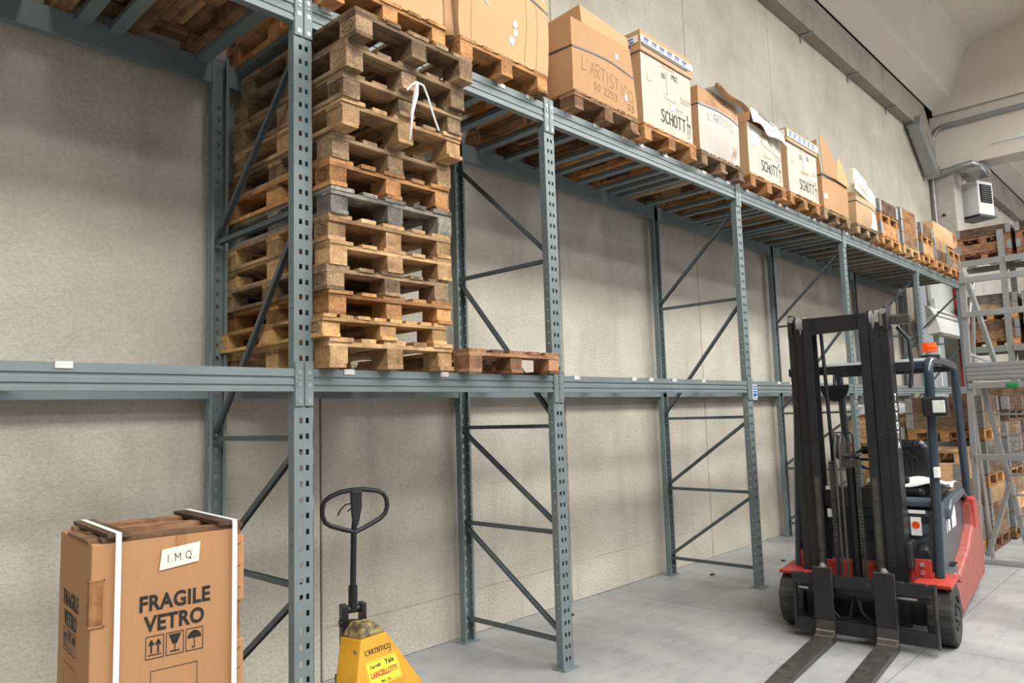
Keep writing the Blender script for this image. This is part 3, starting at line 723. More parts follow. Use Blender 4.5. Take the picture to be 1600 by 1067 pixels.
def printed_band(c, z0, z1, over, k=1):
    g = MB(); w = c.w
    def fr(u, v, off): p = c.W(u, 0, min(v, c.h)); return Vector((p.x, -over-off, v))
    n = 6; g.add([fr(-over+(w+2*over)*i/n, z0 if j == 0 else z1, .004) for j in (0, 1) for i in range(n+1)], [(i, i+1, n+2+i, n+1+i) for i in range(n)])
    g.add([(-over-.004, .0, z0), (-over-.004, .9, z0), (-over-.004, .9, z1), (-over-.004, .0, z1)], [(0, 1, 2, 3)])
    o = g.build('printed_tape', M['white'], c.root)
    t = MB()
    for q in range(6):
        u = .03+q*(w-.06)/6
        for r_ in range(3): ribbon(t, [(u+r_*.022, z0+.012), (u+r_*.022+.01, z0+.012+(z1-z0)*.5)], .012, lambda a, b, o_: (a, -over-.0055, b))
        ribbon(t, [(u, z1-.012), (u+.07, z1-.016)], .012, lambda a, b, o_: (a, -over-.0055, b))
    for q in range(8):
        yy = .05+q*.1
        ribbon(t, [(yy, z0+.015), (yy+.03, z0+.015)], .012, lambda a, b, o_: (-over-.0055, a, b)); ribbon(t, [(yy, z1-.02), (yy+.05, z1-.02)], .01, lambda a, b, o_: (-over-.0055, a, b))
    tag(t.build('tape_print', M['inkblue'], c.root), kind='stuff')
c3.lid(.17, M['cardside'], .014, z=.60); printed_band(c3, .665, .725, .018)
c3.strap(lambda a, b: .985-.0*a, M['strapb'], .016, off=.02)
# stained carton
def wD(p, fx, fy, fz):
    p.x += .03*fx*fz; p.y -= .03*math.sin(PI*fx)*math.sin(PI*min(1, fz)); return p
c4 = Carton('carton', 2.03, -.075, ZP, .74, DBX, .60, M['cardstain'], 'stained grey carton with a warped lid above the third upright', bulge=.02, warp=wD, sidemat=M['cardbrown'], seed=8)
c4.strap(lambda a, b: .72-.02*a, M['strapb'], .013)
strokes("L'ARTISTICO", .12, .30, .085, .003, M['pencil'], c4.root, c4.front, .05, -.05, sp=.06, xs=.75)
c4.patch(.0, .72, .45, .60, M['cardbrown'], 'brown_top_band', .002, 8)
sheet('warped_lid', lambda a, c: (.22+.58*a, -.06+.9*c, .655-.10*a*a*(1-c)-.02*math.sin(a*6)+.02*c), 10, 6, M['cardstain'], c4.root, .012)
sheet('warped_flap', lambda a, c: (.22+.58*a, -.065-.03*math.sin(PI*c), .655-.10*a*a-.02*math.sin(a*6)-.06*c*math.sin(PI*min(1,a*1.1))), 10, 2, M['cardbrown'], c4.root, .01)
# SCHOTT with white flap
c5 = schott(2.95, .76, .52, 'pale printed carton with a white flap lid, left of the fourth lidded carton', seed=11)
sheet('white_flap', lambda a, c: (.02+.76*a, -.03-.03*c-.02*math.sin(a*9)*c, .66-.07*a-.16*c+.015*math.sin(a*11)), 12, 3, M['white'], c5.root, .005)
sheet('lid_top', lambda a, c: (.02+.76*a, -.03+.9*c, .66-.07*a-.10*c), 8, 4, M['cardside'], c5.root, .005)
panel('lid_side', [(.0, -.03, .52), (.0, .9, .52), (.02, .9, .58), (.02, -.03, .66)], M['card'], c5.root)
g = MB(); wf = lambda a, b, o_: (a, -.072, b)
for q in range(7): ribbon(g, [(.12+q*.05, .60-.006*q), (.15+q*.05, .60-.006*q)], .014, wf)
g.build('flap_print', M['ink'], c5.root)
c5.patch(.06, .24, .30, .44, M['inkwhite'], 'paper_label'); c5.patch(.30, .70, .36, .42, M['cardstain'], 'torn_patch', skew=-.06)
c6 = schott(3.87, .80, .60, 'pale printed carton with a blue-printed taped lid, left of the pointed open carton', seed=13)
c6.lid(.14, M['cardside'], .014, z=.56); printed_band(c6, .60, .68, .018); c6.strap(lambda a, b: .93, M['strapb'], .01, off=.016)
c6.patch(.40, .50, .34, .55, M['tape'], 'torn_tape')
# pointed open carton
c7 = Carton('carton', 4.83, -.085, ZP, .80, DBX, .42, M['card'], 'open brown carton with tall pointed flaps held by a dark strap', bulge=.012, seed=15)
c7.strap(lambda a, b: .93, M['strapb'], .014)
panel('pointed_flap', [(.0, -.02, .42), (.42, -.025, .40), (.41, -.02, .62), (.22, -.01, .78), (.07, .0, .89), (.0, .0, .86)], M['card'], c7.root)
panel('pointed_flap', [(.42, -.025, .40), (.80, -.02, .38), (.75, -.02, .50), (.64, -.015, .66), (.53, -.015, .71), (.43, -.02, .62)], M['cardlight'], c7.root)
panel('side_flap', [(-.01, .0, .42), (-.01, .9, .42), (.05, .8, .62), (.03, .05, .84)], M['card'], c7.root)
panel('side_flap', [(.81, .0, .40), (.81, .9, .40), (.78, .8, .55), (.76, .05, .54)], M['card'], c7.root)
c7.patch(.02, .12, .12, .18, M['inkwhite'], 'paper_label')
# foam bundle in a carton
c8 = Carton('carton', 5.89, -.085, ZP, .80, .95, .36, M['cardside'], 'brown carton holding the cream foam bundle', bulge=.03, seed=17)
c8.strap(lambda a, b: .80-.1*a, M['strapb'], .014); c8.patch(.50, .72, .02, .24, M['inkwhite'], 'paper_label', skew=-.02)
fb = empty('foam_bundle', (5.93, -.05, ZP+.36), 0, 'cream wrapped foam bundle leaning out of the brown carton', 'bundle')
FM = Euler((0, R(9), 0)).to_matrix().to_4x4()
for i, (a, c, hh) in enumerate(((.06, .30, .34), (.31, .54, .32), (.55, .76, .26))):
    MB().box(a, c, .0, .7, .0 if i < 2 else -.05, hh, M=FM @ Matrix.Translation((0, 0, .09))).build('foam_block', M['foam'], fb, bevel=.02)
panel('foam_sheet', [(.02, -.02, .1), (.80, -.02, -.02), (.78, -.02, .16), (.30, -.03, .14), (.04, -.02, .22)], M['foam'], fb, .01)

# ------------------------------------------------------------ pallet collars
CH = .185
def make_collar(tone, w, d):
    root = empty('pallet_collar', (0, 0, 0)); t = .02
    X, Y = WM[(tone, 'x')], WM[(tone, 'y')]
    MB().box(.004, w-.004, 0, t, .003, CH).build('board', X, root); MB().box(.004, w-.004, d-t, d, .003, CH).build('board', X, root)
    MB().box(0, t, t, d-t, .003, CH).build('board', Y, root); MB().box(w-t, w, t, d-t, .003, CH).build('board', Y, root)
    for sx, cx in ((1, 0), (-1, w)):
        for sy, cy in ((1, 0), (-1, d)):
            g = MB()
            xa, xb = sorted((cx-sx*.003, cx+sx*.075)); ya, yb = sorted((cy-sy*.004, cy))
            g.box(xa, xb, ya, yb, .008, CH-.006)
            xa2, xb2 = sorted((cx-sx*.004, cx)); ya2, yb2 = sorted((cy-sy*.004, cy+sy*.075)); g.box(xa2, xb2, ya2, yb2, .008, CH-.006)
            for q in range(5):
                zz = .02+q*.034; g.box(xa+.01, xb-.01, ya-.003 if sy > 0 else yb, ya if sy > 0 else yb+.003, zz, zz+.014)
                g.box(xa2-.003 if sx > 0 else xb2, xa2 if sx > 0 else xb2+.003, ya2+.01, yb2-.01, zz, zz+.014)
            g.build('hinge', M['galv'], root)
    return root
CT = {}
def collar(tone, x, y, z, w, d, label, group, rz=0):
    key = (tone, w, d)
    if key not in CT: r = make_collar(tone, w, d); freeze(r); CT[key] = r; o = r
    else: o = copy_tree(CT[key])
    o.location = (x, y, z); o.rotation_euler = (0, 0, rz); return tag(o, label, 'collar', group)
CG = 'wooden collars on the upper beams'
collar('orange', 6.82, -.09, ZP, .78, 1.0, 'lower wooden collar of the first collar stack on the beams', CG)
pallet('orange', 7.21, -.09, ZP+CH, 0, 'small pallet between the collars of the first collar stack', 'pallets on the upper beams', h=.13, w=.78)
collar('dark', 6.82, -.09, ZP+CH+.131, .78, 1.0, 'dark wooden collar topping the first collar stack', CG)
for i, t_ in enumerate(('brown', 'orange', 'orange')):
    collar(t_, 7.74, -.09, ZP+i*CH, .78, 1.0, ['lowest collar of the three-collar stack', 'middle collar of the three-collar stack', 'topmost collar of the three-collar stack'][i], CG)
collar('orange', 8.74, -.09, ZP, .66, 1.0, 'lower collar of the third collar stack on the beams', CG)
pallet('orange', 9.07, -.09, ZP+CH, 0, 'small pallet within the third collar stack', 'pallets on the upper beams', h=.13, w=.66)
collar('brown', 8.74, -.09, ZP+CH+.131, .66, 1.0, 'upper brown collar of the third collar stack', CG)
for i in range(2): collar(['brown', 'pale'][i], 9.44, -.09, ZP+i*CH, .78, 1.0, ['lower collar of the fourth stack, beside the last pallet', 'pale upper collar of the fourth stack'][i], CG)
collar('weathered', 10.28, -.09, ZP, .78, 1.0, 'grey collar at the far end of the upper beams', CG)
pallet('orange', 10.67, -.09, ZP+CH, 0, 'small pallet carrying the last brown carton', 'pallets on the upper beams', h=.13, w=.78)
c9 = Carton('carton', 9.55, -.06, ZP+2*CH+.003, 1.3, .8, .30, M['cardlight'], 'rounded brown carton at the far end of the upper beams', bulge=.03, seed=20)
c9.root.location.z = ZP+CH+.133+.056
sheet('open_flap', lambda a, c: (1.31+.1*math.sin(a*PI), -.03+.5*c, .02+.27*a), 6, 2, M['card'], c9.root)

# ------------------------------------------------------------ glass crate in the foreground
ck = empty('glass_crate', (-2.911, -.445, 0), R(-5), 'tall cardboard and wood crate marked FRAGILE VETRO with two white straps', 'crate')
CW, CD, HT = .475, .50, 1.25
MB().box(0, CW, 0, CD, .0, HT).build('cardboard_sleeve', M['cardcrate'], ck, bevel=.004)
MB().box(-.004, .036, -.0035, .03, .985, 1.13).build('slot_board', WM[('orange', 'z')], ck)
MB().box(-.006, .045, -.0045, -.002, .98, .986).box(.036, .043, -.0045, .0, .98, 1.135).box(-.004, .043, -.0045, .0, 1.13, 1.135).build('slot_edge', M['tapebrown'], ck)
for y_ in (.0, .2, .42): MB().box(.03, CW+.03, y_, y_+.065, HT, HT+.016).build('top_slat', WM[('brown', 'x')], ck)
MB().box(.045, .115, -.012, CD+.02, HT+.016, HT+.03).build('cross_slat', WM[('dark', 'y')], ck)
MB().box(CW-.06, CW+.01, -.012, CD+.02, HT+.016, HT+.03).build('cross_slat', WM[('dark', 'y')], ck)
MB().box(-.004, .08, .03, .36, HT, HT+.010).build('top_edge_board', WM[('brown', 'y')], ck)
MB().box(CW, CW+.03, .02, CD-.02, 0, HT).build('side_board', WM[('orange', 'z')], ck)
for za, zb2 in ((.98, 1.22), (.50, .84), (0.0, .36)): MB().box(CW, CW+.042, .012, CD-.01, za, zb2).build('cardboard_wrap', M['cardcrate'], ck, bevel=.004)
g = MB()
for za in (1.18, 1.10, 1.02, .80, .73, .66, .58): ribbon(g, [(CW+.006, za), (CW+.028, za+.01)], .003, lambda a, b, o_: (a, .0115, b))
tag(g.build('staple_marks', M['ink'], ck), kind='stuff')
for x_ in (.078, CW-.004):
    g = MB(); wd = .009
    g.box(x_-wd, x_+wd, -.0165, -.0145, 0, HT+.018).box(x_-wd, x_+wd, -.0145, CD+.022, HT+.0305, HT+.0325).box(x_-wd, x_+wd, CD+.022, CD+.024, 0, HT+.0325)
    g.bar((x_, -.0155, HT+.016), (x_, -.0125, HT+.032), .018, .002, up=(0, 1, 0))
    g.build('strap', M['strapw'], ck)
panel('paper_label', [(.212, -.004, 1.135), (.345, -.004, 1.15), (.350, -.004, 1.218), (.220, -.004, 1.205)], M['paper'], ck, .001)
strokes('I.M.Q.', .238, 1.160, .026, .0026, M['ink'], ck, lambda a, b, o_: (a, -.0052, b), .03, .07, sp=.2)
MB().box(.268, .302, -.0025, 0, 1.212, 1.248).build('tape', M['tapebrown'], ck)
text('FRAGILE', .072, M['ink'], ck, (.268, -.0012, 1.005), (1,0,0), (0,-1,0), .0022, xs=.86)
text('VETRO', .072, M['ink'], ck, (.268, -.0012, .935), (1,0,0), (0,-1,0), .0022, xs=.86)
def picto(parent, P, s=1):
    g = MB()
    def rb(pts, w=.003): ribbon(g, pts, w, P)
    for i in range(3):
        u = i*.083; rb([(u, 0), (u+.072, 0), (u+.072, .085), (u, .085), (u, 0)], .003)
    for u in (.022, .050):
        rb([(u, .022), (u, .06)], .007); rb([(u-.009, .052), (u, .068), (u+.009, .052)], .007)
    rb([(.01, .014), (.062, .014)], .004)
    c = .083+.036
    rb([(c, .012), (c, .045)], .004); rb([(c-.018, .013), (c+.018, .013)], .005)
    for k in range(9): rb([(c-.024+.0022*k*.9, .076-k*.0042), (c+.024-.0022*k*.9, .076-k*.0042)], .0046)
    c = .166+.036
    for k in range(7): q = k/6; rb([(c-.028*math.cos(q*1.45), .05+.024*math.sin(q*1.45)), (c+.028*math.cos(q*1.45), .05+.024*math.sin(q*1.45))], .0052)
    rb([(c, .012), (c, .052)], .0035); rb([(c, .012), (c-.006, .009), (c-.010, .016)], .0035)
    rb([(c, .07), (c, .078)], .003)
    tag(g.build('handling_symbols', M['ink'], parent), kind='stuff')
picto(ck, lambda a, b, o_: (.173+a*.80, -.0012, .842+b*.88))
g = MB(); ribbon(g, [(.190, .0), (.190, .80), (.345, .80), (.345, 0)], .002, lambda a, b, o_: (a, -.0012, b)); g.build('printed_frame', M['ink'], ck)
text('FRAGILE', .072, M['ink'], ck, (-.0012, .29, 1.0), (0,-1,0), (-1,0,0), .0022, xs=.86)
text('VETRO', .072, M['ink'], ck, (-.0012, .29, .93), (0,-1,0), (-1,0,0), .0022, xs=.86)
picto(ck, lambda a, b, o_: (-.0012, .40-a*.85, .842+b*.88))
g = MB(); ribbon(g, [(.38, .0), (.38, .80), (.2, .80), (.2, 0)], .002, lambda a, b, o_: (-.0012, a, b)); g.build('printed_frame', M['ink'], ck)

# ------------------------------------------------------------ pallet jack
pj = empty('pallet_jack', (-1.255, .27, 0), R(7), 'yellow hand pallet truck with black loop handle and worn stickers', 'pallet jack')
# triangular frame plate (leaning back)
def plateP(hw, z, y): return [(-hw, y, z), (hw, y, z)]
lean = lambda z: -.10+(z-.10)*.42
P0 = [(-.31, .09), (.31, .09), (.09, .53), (-.09, .53)]
g = MB(); vs = []
prof = [(.09, .295), (.16, .25), (.44, .10), (.455, .092)]
vsf = []
for z, hw in prof: vsf += [(-hw, lean(z)-.03, z), (hw, lean(z)-.03, z)]
for z, hw in prof: vsf += [(-hw-.02, lean(z)+.12, z), (hw+.02, lean(z)+.12, z)]
n = len(prof); F_ = []
for i in range(n-1):
    F_ += [(2*i, 2*i+1, 2*i+3, 2*i+2), (2*n+2*i+1, 2*n+2*i, 2*n+2*i+2, 2*n+2*i+3), (2*i, 2*i+2, 2*n+2*i+2, 2*n+2*i), (2*i+3, 2*i+1, 2*n+2*i+1, 2*n+2*i+3)]
F_ += [(0, 2*n, 2*n+1, 1), (2*n-2, 2*n-1, 4*n-1, 4*n-2)]
g.add(vsf, F_); g.build('fork_frame', M['yellow'], pj, bevel=.008)
g = MB(); zt = .455; a0 = lean(zt)
g.add([(-.092, a0-.03, zt), (.092, a0-.03, zt), (.11, a0+.12, zt), (-.11, a0+.12, zt), (-.05, a0+.0, .525), (.05, a0-.0, .51), (.055, a0+.10, .52), (-.055, a0+.10, .53)], [(3,2,1,0),(4,5,6,7),(0,1,5,4),(1,2,6,5),(2,3,7,6),(3,0,4,7)])
g.build('frame_cap', M['yellowdirty'], pj, bevel=.012)
for sx in (-1, 1):
    cx = sx*.205
    MB().add([(cx-.08, -1.12, .05), (cx+.08, -1.12, .05), (cx+.08, -.0, .04), (cx-.08, -.0, .04), (cx-.07, -1.12, .075), (cx+.07, -1.12, .075), (cx+.08, -.0, .09), (cx-.08, -.0, .09)], [(3,2,1,0),(4,5,6,7),(0,1,5,4),(1,2,6,5),(2,3,7,6),(3,0,4,7)]).build('fork', M['yellowdirty'], pj, bevel=.01)
    MB().cyl((cx-.03, -1.0, .035), (cx+.03, -1.0, .035), .035, 16).build('load_roller', M['white'], pj, smooth=True)
MB().cyl((-.12, .26, .09), (-.07, .26, .09), .088, 20).build('steer_wheel', M['blackp'], pj, smooth=True)
MB().cyl((.02, .26, .09), (.07, .26, .09), .088, 20).build('steer_wheel', M['blackp'], pj, smooth=True)
MB().cyl((-.02, .22, .15), (-.02, .22, .50), .045, 16).box(-.10, .06, .16, .30, .14, .20).build('pump', M['blackp'], pj, smooth=True)
MB().box(-.09, -.055, .17, .24, .36, .60).box(.02, .05, .17, .24, .50, .60).cyl((-.10, .205, .50), (-.085, .205, .50), .022, 12).cyl((-.085, .205, .57), (.05, .205, .57), .022, 12).build('handle_yoke', M['black'], pj, bevel=.004)
hb = MB().tube([(-.02, .205, .56), (-.02, .20, .70)], .026, 10).build('handle_socket', M['black'], pj, smooth=True)
MB().tube([(-.02, .20, .68), (-.015, .19, 1.0), (-.01, .185, 1.06)], .017, 12).build('handle_shaft', M['blackp'], pj, smooth=True)
cx, cz = 0.0, 1.0
lp = [(-.01, .0), (.05, .02), (.15, .062), (.185, .09), (.20, .13), (.195, .175), (.175, .205), (.14, .223), (.05, .238), (-.02, .240), (-.10, .232), (-.165, .210), (-.20, .185), (-.212, .15), (-.212, .11), (-.195, .07), (-.16, .047), (-.08, .02)]
MB().tube([(x, .185, 1.0+z) for x, z in [(a_*.93, b_) for a_, b_ in lp]], .0135, 10, closed=True).build('loop_handle', M['blackp'], pj, smooth=True)
MB().prism([(-.034, 1.235), (.030, 1.235), (.030, 1.14), (.008, 1.04), (-.022, 1.04), (-.030, 1.12)], 'y', .17, .20).build('grip_plate', M['black'], pj, bevel=.005)
MB().tube([(-.03, .18, 1.165), (-.07, .17, 1.16), (-.10, .165, 1.135), (-.115, .16, 1.105)], .005, 6).tube([(-.03, .18, 1.14), (-.045, .175, 1.13), (-.055, .175, 1.12)], .005, 6).build('release_lever', M['blackp'], pj, smooth=True)
for q_ in pj.children:
    if q_.name.split('.')[0] in ('loop_handle', 'grip_plate', 'release_lever', 'handle_shaft', 'handle_socket', 'handle_yoke', 'pump'):
        sc_ = 1.0
        q_.matrix_local = Matrix.Translation((.035, .2, 0)) @ Matrix.Rotation(R(-24), 4, 'Z') @ Matrix.Translation((0, -.2, 0))
# lettering on the frame plate
nv = Vector((0, -1, .42)).normalized()
def onp(x, z, o_=.002): return Vector((x, lean(z)-.03, z))+nv*o_
def wpj(a, b, o_): return onp(a, b, .003)
text("L'ARTISTICO", .038, M['ink'], pj, onp(.0, .375), (1,0,0), nv, .0004, xs=.85)
MB().add([onp(-.115, .225), onp(.115, .225), onp(.115, .345), onp(-.115, .345)], [(0,1,2,3)]).build('sticker', M['stickery'], pj)
text('Yale', .036, M['ink'], pj, onp(.055, .31, .003), (1,0,0), nv, .001, xs=1)
text('Carrelli', .024, M['ink'], pj, onp(-.05, .31, .003), (1,0,0), nv, .0006, xs=1)
text('LANCELLOTTI', .040, M['inkred'], pj, onp(0, .265, .003), (1,0,0), nv, .0016, xs=.72)
text('Bari  Tel.', .018, M['ink'], pj, onp(0, .235, .003), (1,0,0), nv, .0003, xs=1)
g = MB(); ribbon(g, [(-.109, .231), (.109, .231), (.109, .339), (-.109, .339), (-.109, .231)], .002, wpj); g.build('sticker_border', M['ink'], pj)

# ------------------------------------------------------------ forklift
FK = empty('forklift', (1.97, -1.24, 0), R(185.5), 'small red and dark grey electric forklift with black mast and orange beacon', 'forklift')
def fb_(*a): return MB().box(*a)
def fB(name, mat, *a, bevel=0): return MB().box(*a).build(name, mat, FK, bevel=bevel)
# forks
for l0, l1 in ((-.28, -.155), (.115, .245)):
    o = MB().prism([(.335, .01), (.40, .01), (1.42, .012), (1.44, .018), (1.44, .024), (1.2, .036), (.50, .05), (.40, .055), (.375, .08), (.372, .51), (.335, .51)], 'y', l0, l1).build('fork', M['steelworn'], FK, bevel=.003)
    # shank upper part is painted black
    MB().box(.3725, .3745, l0+.001, l1-.001, .085, .508).build('shank_face', M['black'], o)
    MB().prism([(.3745, .055), (.378, .083), (.3755, .088), (.372, .084)], 'y', l0, l1).box(.379, .43, l0+.001, l1-.001, .0545, .0565).build('heel_wear', M['heel'], o)
    MB().cyl((.335, (l0+l1)/2, .51), (.335, (l0+l1)/2, .535), .016, 10).box(.30, .345, (l0+l1)/2-.02, (l0+l1)/2+.02, .505, .518).build('fork_pin', M['bolt'], o)
# carriage
g = MB(); tb_ = [(-.44, .375), (-.44, .455)]
x = -.44; pts = [(-.44, .38), (.48, .38), (.48, .452)]
xx = .48
while xx > -.40:
    pts += [(xx-.035, .452), (xx-.04, .444), (xx-.06, .444), (xx-.065, .452)]; xx -= .13
pts += [(-.44, .452)]
g.prism(pts, 'x', .285, .335); g.build('upper_bar', M['black'], FK)
fB('lower_bar', M['black'], .285, .335, -.44, .48, .055, .145, bevel=.004)
fB('side_plate', M['black'], .29, .33, -.44, -.415, .145, .38); fB('side_plate', M['black'], .29, .33, .455, .48, .145, .38)
fB('side_plate', M['steelworn'], .33, .345, .47, .483, .05, .45); 
fB('inner_rail', M['black'], .24, .285, -.40, .44, .32, .36)
fB('wear_strip', M['bolt'], .286, .291, -.41, -.34, .335, .35); fB('wear_strip', M['bolt'], .286, .291, .18, .36, .335, .35)
fB('carriage_bracket', M['black'], .14, .285, -.30, -.25, .08, .42); fB('carriage_bracket', M['black'], .14, .285, .17, .22, .08, .42)
# mast: three nested rails a side
def rail(l0, l1, f0, f1, z0, z1, lip, name='mast_rail', mat=None, top=0):
    # channel opening inward
    s = 1 if lip > 0 else -1
    a, b = (l0, l1) if s > 0 else (l1, l0)
    t = .012*s
    pts = [(f0, a), (f1, a), (f1, b), (f1-.016, b), (f1-.016, a+t), (f0+.016, a+t), (f0+.016, b), (f0, b)]
    return MB().prism(pts, 'z', z0, z1).build(name, mat or M['black'], FK)
for s, (c0, c1) in ((1, (-.425, -.245)), (-1, (.125, .305))):
    if s == 1: L3 = [(-.425, -.365), (-.365, -.305), (-.30, -.245)]
    else: L3 = [(.215, .275), (.155, .215), (.092, .150)]
    rail(*L3[0], -.08, .08, .10, 2.20, s); rail(*L3[1], -.05, .10, .10, 2.18, s); rail(*L3[2], -.03, .13, .12, 2.30, s)
    # head plate with pulleys
    a, b = L3[0]
    e = a if s > 0 else b
    MB().prism([(-.06, 2.16), (.09, 2.16), (.09, 2.30), (.06, 2.345), (-.03, 2.345), (-.06, 2.30)], 'y', min(e, e+s*.03), max(e, e+s*.03)).build('head_plate', M['black'], FK, bevel=.004)
    MB().cyl((.092, e+s*.024, 2.305), (.07, e+s*.024, 2.305), .022, 14).build('pin_cap', M['bolt'], FK, smooth=True)
    for q in (L3[1],):
        for off in (0.0, .052):
            m_ = (q[0]+q[1])/2-s*.022+s*off
            MB().cyl((.03, m_-.012, 2.26), (.03, m_+.012, 2.26), .062, 20).build('pulley', M['bolt'], FK, smooth=True)
            MB().box(.08, .095, m_-.016, m_+.016, 2.13, 2.22).build('pulley_gap_shade', M['dark'], FK)  # dark block painting the shade beneath the pulleys
    MB().box(-.06, .10, (L3[1][0] if s > 0 else L3[1][0])-.008, (L3[1][0] if s > 0 else L3[1][0])+.004, 2.15, 2.32).build('head_web', M['black'], FK)
    # bright worn strip low on the inner rail
    q = L3[2]; MB().box(.1305, .132, q[0]+.012, q[1]-.012, .45, 1.12).build('worn_strip', M['steelworn'], FK)
MB().prism([(-.30, 2.30), (.15, 2.30), (.15, 2.185), (-.25, 2.175), (-.27, 2.13), (-.30, 2.13)], 'x', .085, .115).build('top_crossbar', M['black'], FK)
fB('rear_crossbar', M['black'], -.11, -.07, -.49, .385, 1.875, 1.935, bevel=.004)
fB('rear_bracket', M['steelworn'], -.11, -.05, .27, .40, 2.215, 2.285, bevel=.01)
fB('lower_crossbar', M['black'], -.02, .05, -.25, .13, .90, 1.04)
fB('crossbar_notch', M['white'], .05, .056, -.235, -.2, .82, .88); fB('crossbar_notch', M['white'], .05, .056, -.235, -.2, 1.02, 1.045)
fB('mast_foot', M['black'], -.02, .06, -.38, .28, .1, .24)
MB().cyl((.03, -.055, .2), (.03, -.055, 1.22), .034, 14).build('lift_cylinder', M['black'], FK, smooth=True)
MB().box(.0, .07, -.11, .01, 1.18, 1.24).cyl((.035, -.11, 1.27), (.035, .01, 1.27), .02, 10).build('cylinder_head', M['steelworn'], FK, bevel=.004)
MB().cyl((.035, -.135, 1.33), (.035, -.115, 1.33), .09, 20).cyl((.035, -.112, 1.33), (.035, -.092, 1.33), .09, 20).build('chain_pulley', M['steelworn'], FK, smooth=True)
MB().tube([(.06, -.15, 1.32), (.06, -.15, 1.44), (.06, -.04, 1.44), (.06, -.02, 1.42), (.06, -.02, 1.22)], .007, 6).build('pulley_guard', M['blackp'], FK, smooth=True)
for l_ in (-.135, -.10): MB().tube([(.125, l_, .42), (.125, l_, 1.34), (.09, l_, 1.41), (.035, l_, 1.425)], .009, 8).build('hose', M['steelworn'], FK, smooth=True)
for l_ in (-.175, .005):
    g = MB()
    for k in range(34):
        z = .40+k*.0245; g.box(.085, .10, l_-.017, l_+.017, z, z+.017); g.box(.08, .105, l_-.012, l_-.006, z, z+.0245); g.box(.08, .105, l_+.006, l_+.012, z, z+.0245)
    g.build('lift_chain', M['steelworn'], FK)
MB().tube([(.0, -.235, 2.28), (.0, -.205, 2.2), (.0, -.195, 1.8), (.0, -.185, 1.3), (.0, -.19, 1.0)], .014, 8).build('hose', M['blackp'], FK, smooth=True)
MB().tube([(-.1, .30, 2.2), (-.12, .37, 2.1), (-.1, .38, 1.9), (-.08, .36, 1.75)], .014, 8).build('hose', M['blackp'], FK, smooth=True)
MB().tube([(.2, -.22, .2), (.24, -.15, .14), (.24, -.08, .16), (.22, -.05, .33)], .011, 8).tube([(.22, -.04, .33), (.24, .0, .2), (.24, .08, .13), (.2, .15, .1)], .011, 8).build('hose', M['blackp'], FK, smooth=True)
MB().box(-.06, .10, .276, .315, .50, .68).build('mast_bracket', M['black'], FK, bevel=.012)
MB().tube([(-.02, .36, .575), (-.2, .34, .60)], .045, 12).build('tilt_cylinder', M['blackp'], FK, smooth=True)
# letters down the mast side
for i, ch in enumerate('TOYOTA'):
    text(ch, .072, M['inkwhite'], FK, (.02, .2768, 1.66-i*.067), (-1, 0, 0), (0, 1, 0), .002, xs=1.3)
# wheels
def wheel(cx, l0, l1, r, name='tyre'):
    g = MB(); n = 36; prof = [(l0, r*.62), (l0, r*.93), (l0+.012, r), (l1-.012, r), (l1, r*.93), (l1, r*.62), (l1-.02, r*.58), (l0+.02, r*.58)]
    vs = []
    for k in range(n):
        a = 2*PI*k/n; dr = -.008 if k % 3 == 0 else 0
        for j, (l_, rad) in enumerate(prof):
            q = rad+(dr if 1 <= j <= 4 else 0); vs.append((cx+q*math.cos(a), l_, r+q*math.sin(a)))
    m_ = len(prof); g.add(vs, [(k*m_+j, ((k+1) % n)*m_+j, ((k+1) % n)*m_+(j+1) % m_, k*m_+(j+1) % m_) for k in range(n) for j in range(m_)])
    t = g.build(name, M['rubber'], FK)
    outer = l1 if l1 > 0 else l0; s = 1 if l1 > 0 else -1
    MB().cyl((cx, outer-s*.035, r), (cx, outer-s*.012, r), r*.6, 24).cyl((cx, outer-s*.012, r), (cx, outer+s*.004, r), r*.22, 16).build('rim', M['blackp'], t, smooth=True)
    g = MB()
    for k in range(5): a = 2*PI*k/5; g.cyl((cx+r*.4*math.cos(a), outer-s*.012, r+r*.4*math.sin(a)), (cx+r*.4*math.cos(a), outer+s*.006, r+r*.4*math.sin(a)), .014, 6)
    g.build('wheel_nut', M['steelworn'], t)
wheel(0, .385, .545, .205); wheel(0, -.59, -.43, .205); wheel(-1.35, -.12, .0, .17); wheel(-1.35, .02, .14, .17)
# fenders
for s, a, b in ((1, .32, .545), (-1, -.585, -.36)):
    g = MB().prism([(.16, .40), (.17, .425), (-.20, .435), (-.30, .40), (-.33, .36), (-.30, .36), (-.19, .41)], 'y', a, b)
    g.build('fender', M['red'], FK, bevel=.004)
    l0, l1 = (.30, .41) if s > 0 else (-.47, -.36)
    fB('guard_foot', M['red'], -.03, .0, l0, l1, .43, .555, bevel=.003)
    for zz in (.465, .52): MB().cyl((.0, (l0+l1)/2, zz), (.014, (l0+l1)/2, zz), .015, 8).build('bolt', M['bolt'], FK)
fB('axle_housing', M['red'], -.12, .0, -.36, .32, .30, .50, bevel=.01)
fB('axle', M['black'], -.06, .06, -.43, .385, .12, .30)
